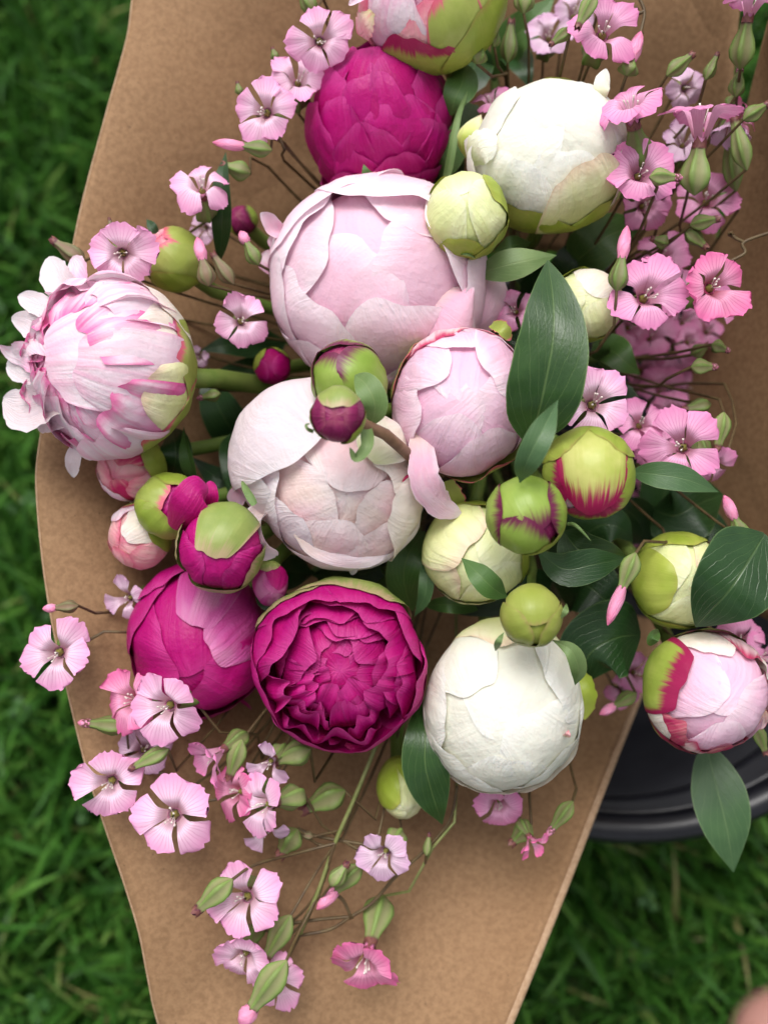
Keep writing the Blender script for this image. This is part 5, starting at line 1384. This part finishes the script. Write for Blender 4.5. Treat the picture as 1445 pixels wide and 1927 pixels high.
B('green pointed soapwort bud crossing the top pink flower', (1120, -12), (1088, 48), .022, 15, 'none', 0, [(1140, -40, .01)], M_CALYX_PALE)
B('green soapwort bud pointing down left beside the top pink flower', (1075, 52), (1032, 86), .008, 12, 'dark')
B('half-open rose soapwort bud under the top pink flower', (1178, 142), (1206, 58), .006, 19, 'pink', .62)
B('plump green soapwort bud with dark tip against the back paper', (1254, 142), (1308, 98), .004, 15, 'dark', 0)
B('slim green soapwort bud with dark tip on a curved stalk against the back paper', (1327, 150), (1352, 96), .000, 11, 'dark', 0, [(1320, 172), (1318, 200, -.01)])
B('soapwort bud with barely pink tip below the corner flower', (1384, 182), (1394, 120), .000, 15, 'small', 0)
B('green soapwort bud with dark tip pointing to the side paper', (1398, 225), (1448, 193), .016, 15, 'dark', 0)
B('large ribbed soapwort calyx along the side paper', (1405, 320), (1382, 225), -.004, 18, 'none', 0, None, M_CALYX_PALE)
B('shaded ribbed soapwort calyx beside the side paper, lower one', (1385, 360), (1372, 250), -.020, 18, 'none')
B('green soapwort bud with pink tip over the flat open flower', (1222, 332), (1285, 334), .024, 16, 'small', 0, [(1214, 345, .02), (1212, 420, .0)], M_CALYX_PALE)
B('tall closed soapwort bud with rolled pink tip, standing above the cream bud', (1160, 548), (1180, 424), .018, 18, 'pink', .45, [(1150, 600), (1130, 655, .0)], M_CALYX, smat=M_THIN)
B('green soapwort bud with dark tip, upper of two side by side', (1298, 424), (1356, 410), .000, 15, 'dark', 0)
B('green soapwort bud with dark tip, lower of two side by side', (1290, 432), (1332, 468), -.004, 15, 'dark', 0)
B('tiny soapwort bud with dark mouth among the crossing stalks', (1258, 458), (1224, 448), -.008, 13, 'dark', 0)
B('winged soapwort bud with pink tip on a long bare stalk beside the side paper', (1300, 690), (1352, 690), -.006, 15, 'small', 0, [(1260, 705, -.01), (1210, 728, -.04)], M_CALYX_PALE)
B('small soapwort bud with pink tip close to the side paper', (1338, 648), (1374, 661), -.014, 13, 'small', 0)
B('dim soapwort bud above the winged one', (1300, 668), (1330, 650), -.03, 13, 'none')
B('upright ribbed soapwort calyx hanging by the side paper', (1362, 775), (1350, 842), .000, 16, 'none', 0, [(1350, 755, -.01), (1300, 738, -.03)], M_CALYX_PALE)
B('dim green soapwort calyx above the long-stamened flower', (1338, 760), (1290, 770), -.020, 16, 'none')
B('tall soapwort bud with rolled pink tip against the side paper, over the broad leaf', (1402, 1020), (1362, 932), .004, 17, 'pink', .45)
B('hanging soapwort bud with bright pink rolled tip over the deep green leaves', (1196, 1040), (1143, 1177), .026, 18, 'pink', .48, [(1205, 1020, .016), (1240, 990, -.02)], M_CALYX_PALE)
B('dim soapwort bud with pink tip in the fold of the paper', (1198, 1305), (1128, 1345), -.030, 14, 'pink', .36)
B('small shaded soapwort calyx below the round pink and crimson peony', (1420, 1365), (1440, 1416), -.012, 13, 'none')
B('grey-green soapwort calyx on the paper below the rosette', (650, 1488), (576, 1522), -.014, 26, 'none', 0, [(690, 1480, -.02), (730, 1462, -.03)])
B('round green soapwort calyx below the left-facing flower', (560, 1560), (530, 1605), -.012, 24, 'none', 0, [(600, 1590, -.016)] + ST1, deep=False)
B('swollen pale green soapwort calyx under the rosette edge', (585, 1410), (520, 1432), -.004, 24, 'none', 0, [(640, 1400, -.03)], M_CALYX_PALE)
B('slim green soapwort calyx between the bell flower and the wilted one', (456, 1392), (432, 1462), -.002, 18, 'none', 0, [(480, 1370, -.03)], M_CALYX_PALE)
B('tiny yellow-green soapwort bud on the front paper', (802, 1612), (808, 1566), -.012, 8, 'dark', 0, [(800, 1625, -.016)], M_CALYX_PALE, deep=False)
B('yellow-green soapwort bud with dark mouth lying on the front paper', (622, 1668), (656, 1622), -.002, 16, 'dark', 0, [(600, 1690, -.014)] + ST1, M_CALYX_PALE, deep=False)
B('soapwort bud with pink tip pointing down left under the yellow-green one', (682, 1628), (596, 1712), -.010, 18, 'pink', .38, [(700, 1600, -.016), (720, 1540, -.02)])
B('long green soapwort bud at the end of an arched stalk on the lower paper', (438, 1655), (362, 1722), .012, 22, 'dark', 0, [(480, 1628, .004), (560, 1606, -.010)] + ST1, M_CALYX_PALE, deep=False)
B('green soapwort calyx between the twin flowers', (548, 1722), (502, 1802), -.008, 21, 'none', 0, [(590, 1650, -.014)] + ST1, M_CALYX_PALE, deep=False)
B('largest green soapwort bud with pale pink tip at the bottom', (540, 1808), (452, 1930), .008, 26, 'pink', .22, [(560, 1760, -.006), (595, 1690, -.014)] + ST1, M_CALYX_PALE, deep=False, smat=M_THIN)
B('long brownish soapwort bud below the deeper pink flower', (240, 1368), (146, 1360), .000, 18, 'small', 0, [(300, 1380, -.02)], M_CALYX)
B('striped green soapwort bud between two light pink flowers', (318, 1410), (240, 1450), .010, 15, 'dark', 0, [(380, 1398, -.01)], M_CALYX_PALE)
B('soapwort bud with round pink tip above the flower over the grass', (148, 1140), (80, 1146), .006, 12, 'pink', .32, [(190, 1138, -.004), (240, 1150, -.03)], M_CALYX_BROWN)
B('green soapwort bud beside the folded paper edge', (1078, 1508), (1028, 1575), -.012, 15, 'small', 0, [(1082, 1470, -.02), (1070, 1420, -.05)])
B('green soapwort calyx behind the shrivelled flower', (1000, 1552), (965, 1585), -.018, 19, 'none')
B('tiny brown soapwort bud among the thin stalks', (590, 1575), (562, 1570), -.014, 8, 'dark', 0, [(640, 1580, -.016)], M_CALYX_BROWN)

# bare forked stalks lying on the front paper
def stalk(label, lines, h, mat=M_THIN, rad=.0007):
    t = Thing('bare_stalk', label, 'stalk', P(*lines[0][0], h), 'bare soapwort stalks')
    for ln in lines:
        t.tube('stem', [P(x, y, h) for x, y in ln], rad, mat, n=26, k=6)
        x, y = ln[-1]
        t.add('node', calyx_grid(P(x, y, h - .0012), P(x, y, h + .0014), .0013, 6, 10, .4), mat, True)
stalk('looping forked brown stalk on the front paper', [[(860, 1480), (846, 1545), (800, 1600), (745, 1650), (700, 1700), (660, 1726)], [(660, 1726), (610, 1730), (550, 1738)], [(660, 1726), (620, 1750), (560, 1762)], [(660, 1726), (645, 1695), (620, 1675)]], -.018)
stalk('straight greenish main stalk from the rosette to the lower twin flowers', [[(715, 1385), (668, 1500), (630, 1588), (598, 1680), (565, 1755)]], -.014, M_THIN_GREEN, .0009)
stalk('thin brown stalks crossing under the lilac flower', [[(640, 1580), (680, 1600), (730, 1600)], [(560, 1560), (600, 1575), (700, 1592)]], -.018)
stalk('dry forked brown twig against the side paper', [[(1470, 430), (1400, 455), (1402, 475), (1372, 492)], [(1400, 455), (1385, 448), (1375, 440)]], .002)
stalk('bent brown stalk at the top of the back paper', [[(1195, -20), (1212, 20), (1205, 62)], [(1212, 20), (1200, 24), (1196, 16)]], -.004)

# ------------------------------------------------------------------ a hand close to the lens, only one fingertip in the picture
import bmesh
def hand():
    b = NB('skin')
    b.uv()
    nz = b.noise(b.obj, 140.0, 3.0)
    col = b.mix(b.step(nz, 0.3, 0.7), (0.30, 0.14, 0.115), (0.37, 0.19, 0.155))
    m = b.finish(col, 0.5, b.bump(nz, 0.15, 0.0006), 0, 0.4, sss=0.15, ssr=0.004)
    tip = P(1402, 1912, 0.250)
    X = vdir((-.62, .62, -.25)); N = unit(VH - X * (VH @ X)); Y = np.cross(N, X)
    def at(x, y, z):
        return tip + X * x + Y * y + N * z
    bm = bmesh.new()
    ly = bm.verts.layers.skin.verify()
    def add(p, r, prev=None, root=False):
        v = bm.verts.new(p); v[ly].radius = (r, r * .92); v[ly].use_root = root
        if prev is not None:
            bm.edges.new((prev, v))
        return v
    palm = add(at(-.125, .022, -.004), .024, root=True)
    wrist = add(at(-.172, .022, -.004), .022, palm)
    fore = add(at(-.25, .022, .0), .029, wrist)
    add(at(-.36, .022, .01), .036, fore)
    for y, L, curl, r in [(0.0, .080, .15, .0082), (.020, .086, .55, .0086), (.040, .080, .7, .0082), (.058, .064, .8, .0072)]:
        k = add(at(-.080 - (y > .05) * .008, y, 0), .0125, palm)
        x, z, a = -.080, 0.0, 0.0
        prev = k
        for f, rr_ in [(.46, 1.05), (.30, .98), (.24, .85)]:
            a += curl
            x += math.cos(a) * L * f; z -= math.sin(a) * L * f
            prev = add(at(x, y, z), r * rr_, prev)
    t1 = add(at(-.118, -.012, -.006), .015, palm)
    t2 = add(at(-.088, -.030, -.014), .0115, t1)
    t3 = add(at(-.060, -.036, -.020), .0095, t2)
    add(at(-.040, -.034, -.024), .0080, t3)
    me = bpy.data.meshes.new('person'); bm.to_mesh(me); bm.free()
    o = link('person', me, None, m)
    s1 = o.modifiers.new('skin', 'SKIN'); s1.use_smooth_shade = True
    s2 = o.modifiers.new('smooth', 'SUBSURF'); s2.levels = 2; s2.render_levels = 2
    o['label'] = 'blurred bare fingertip of a hand held above the grass'
    o['category'] = 'hand'
hand()
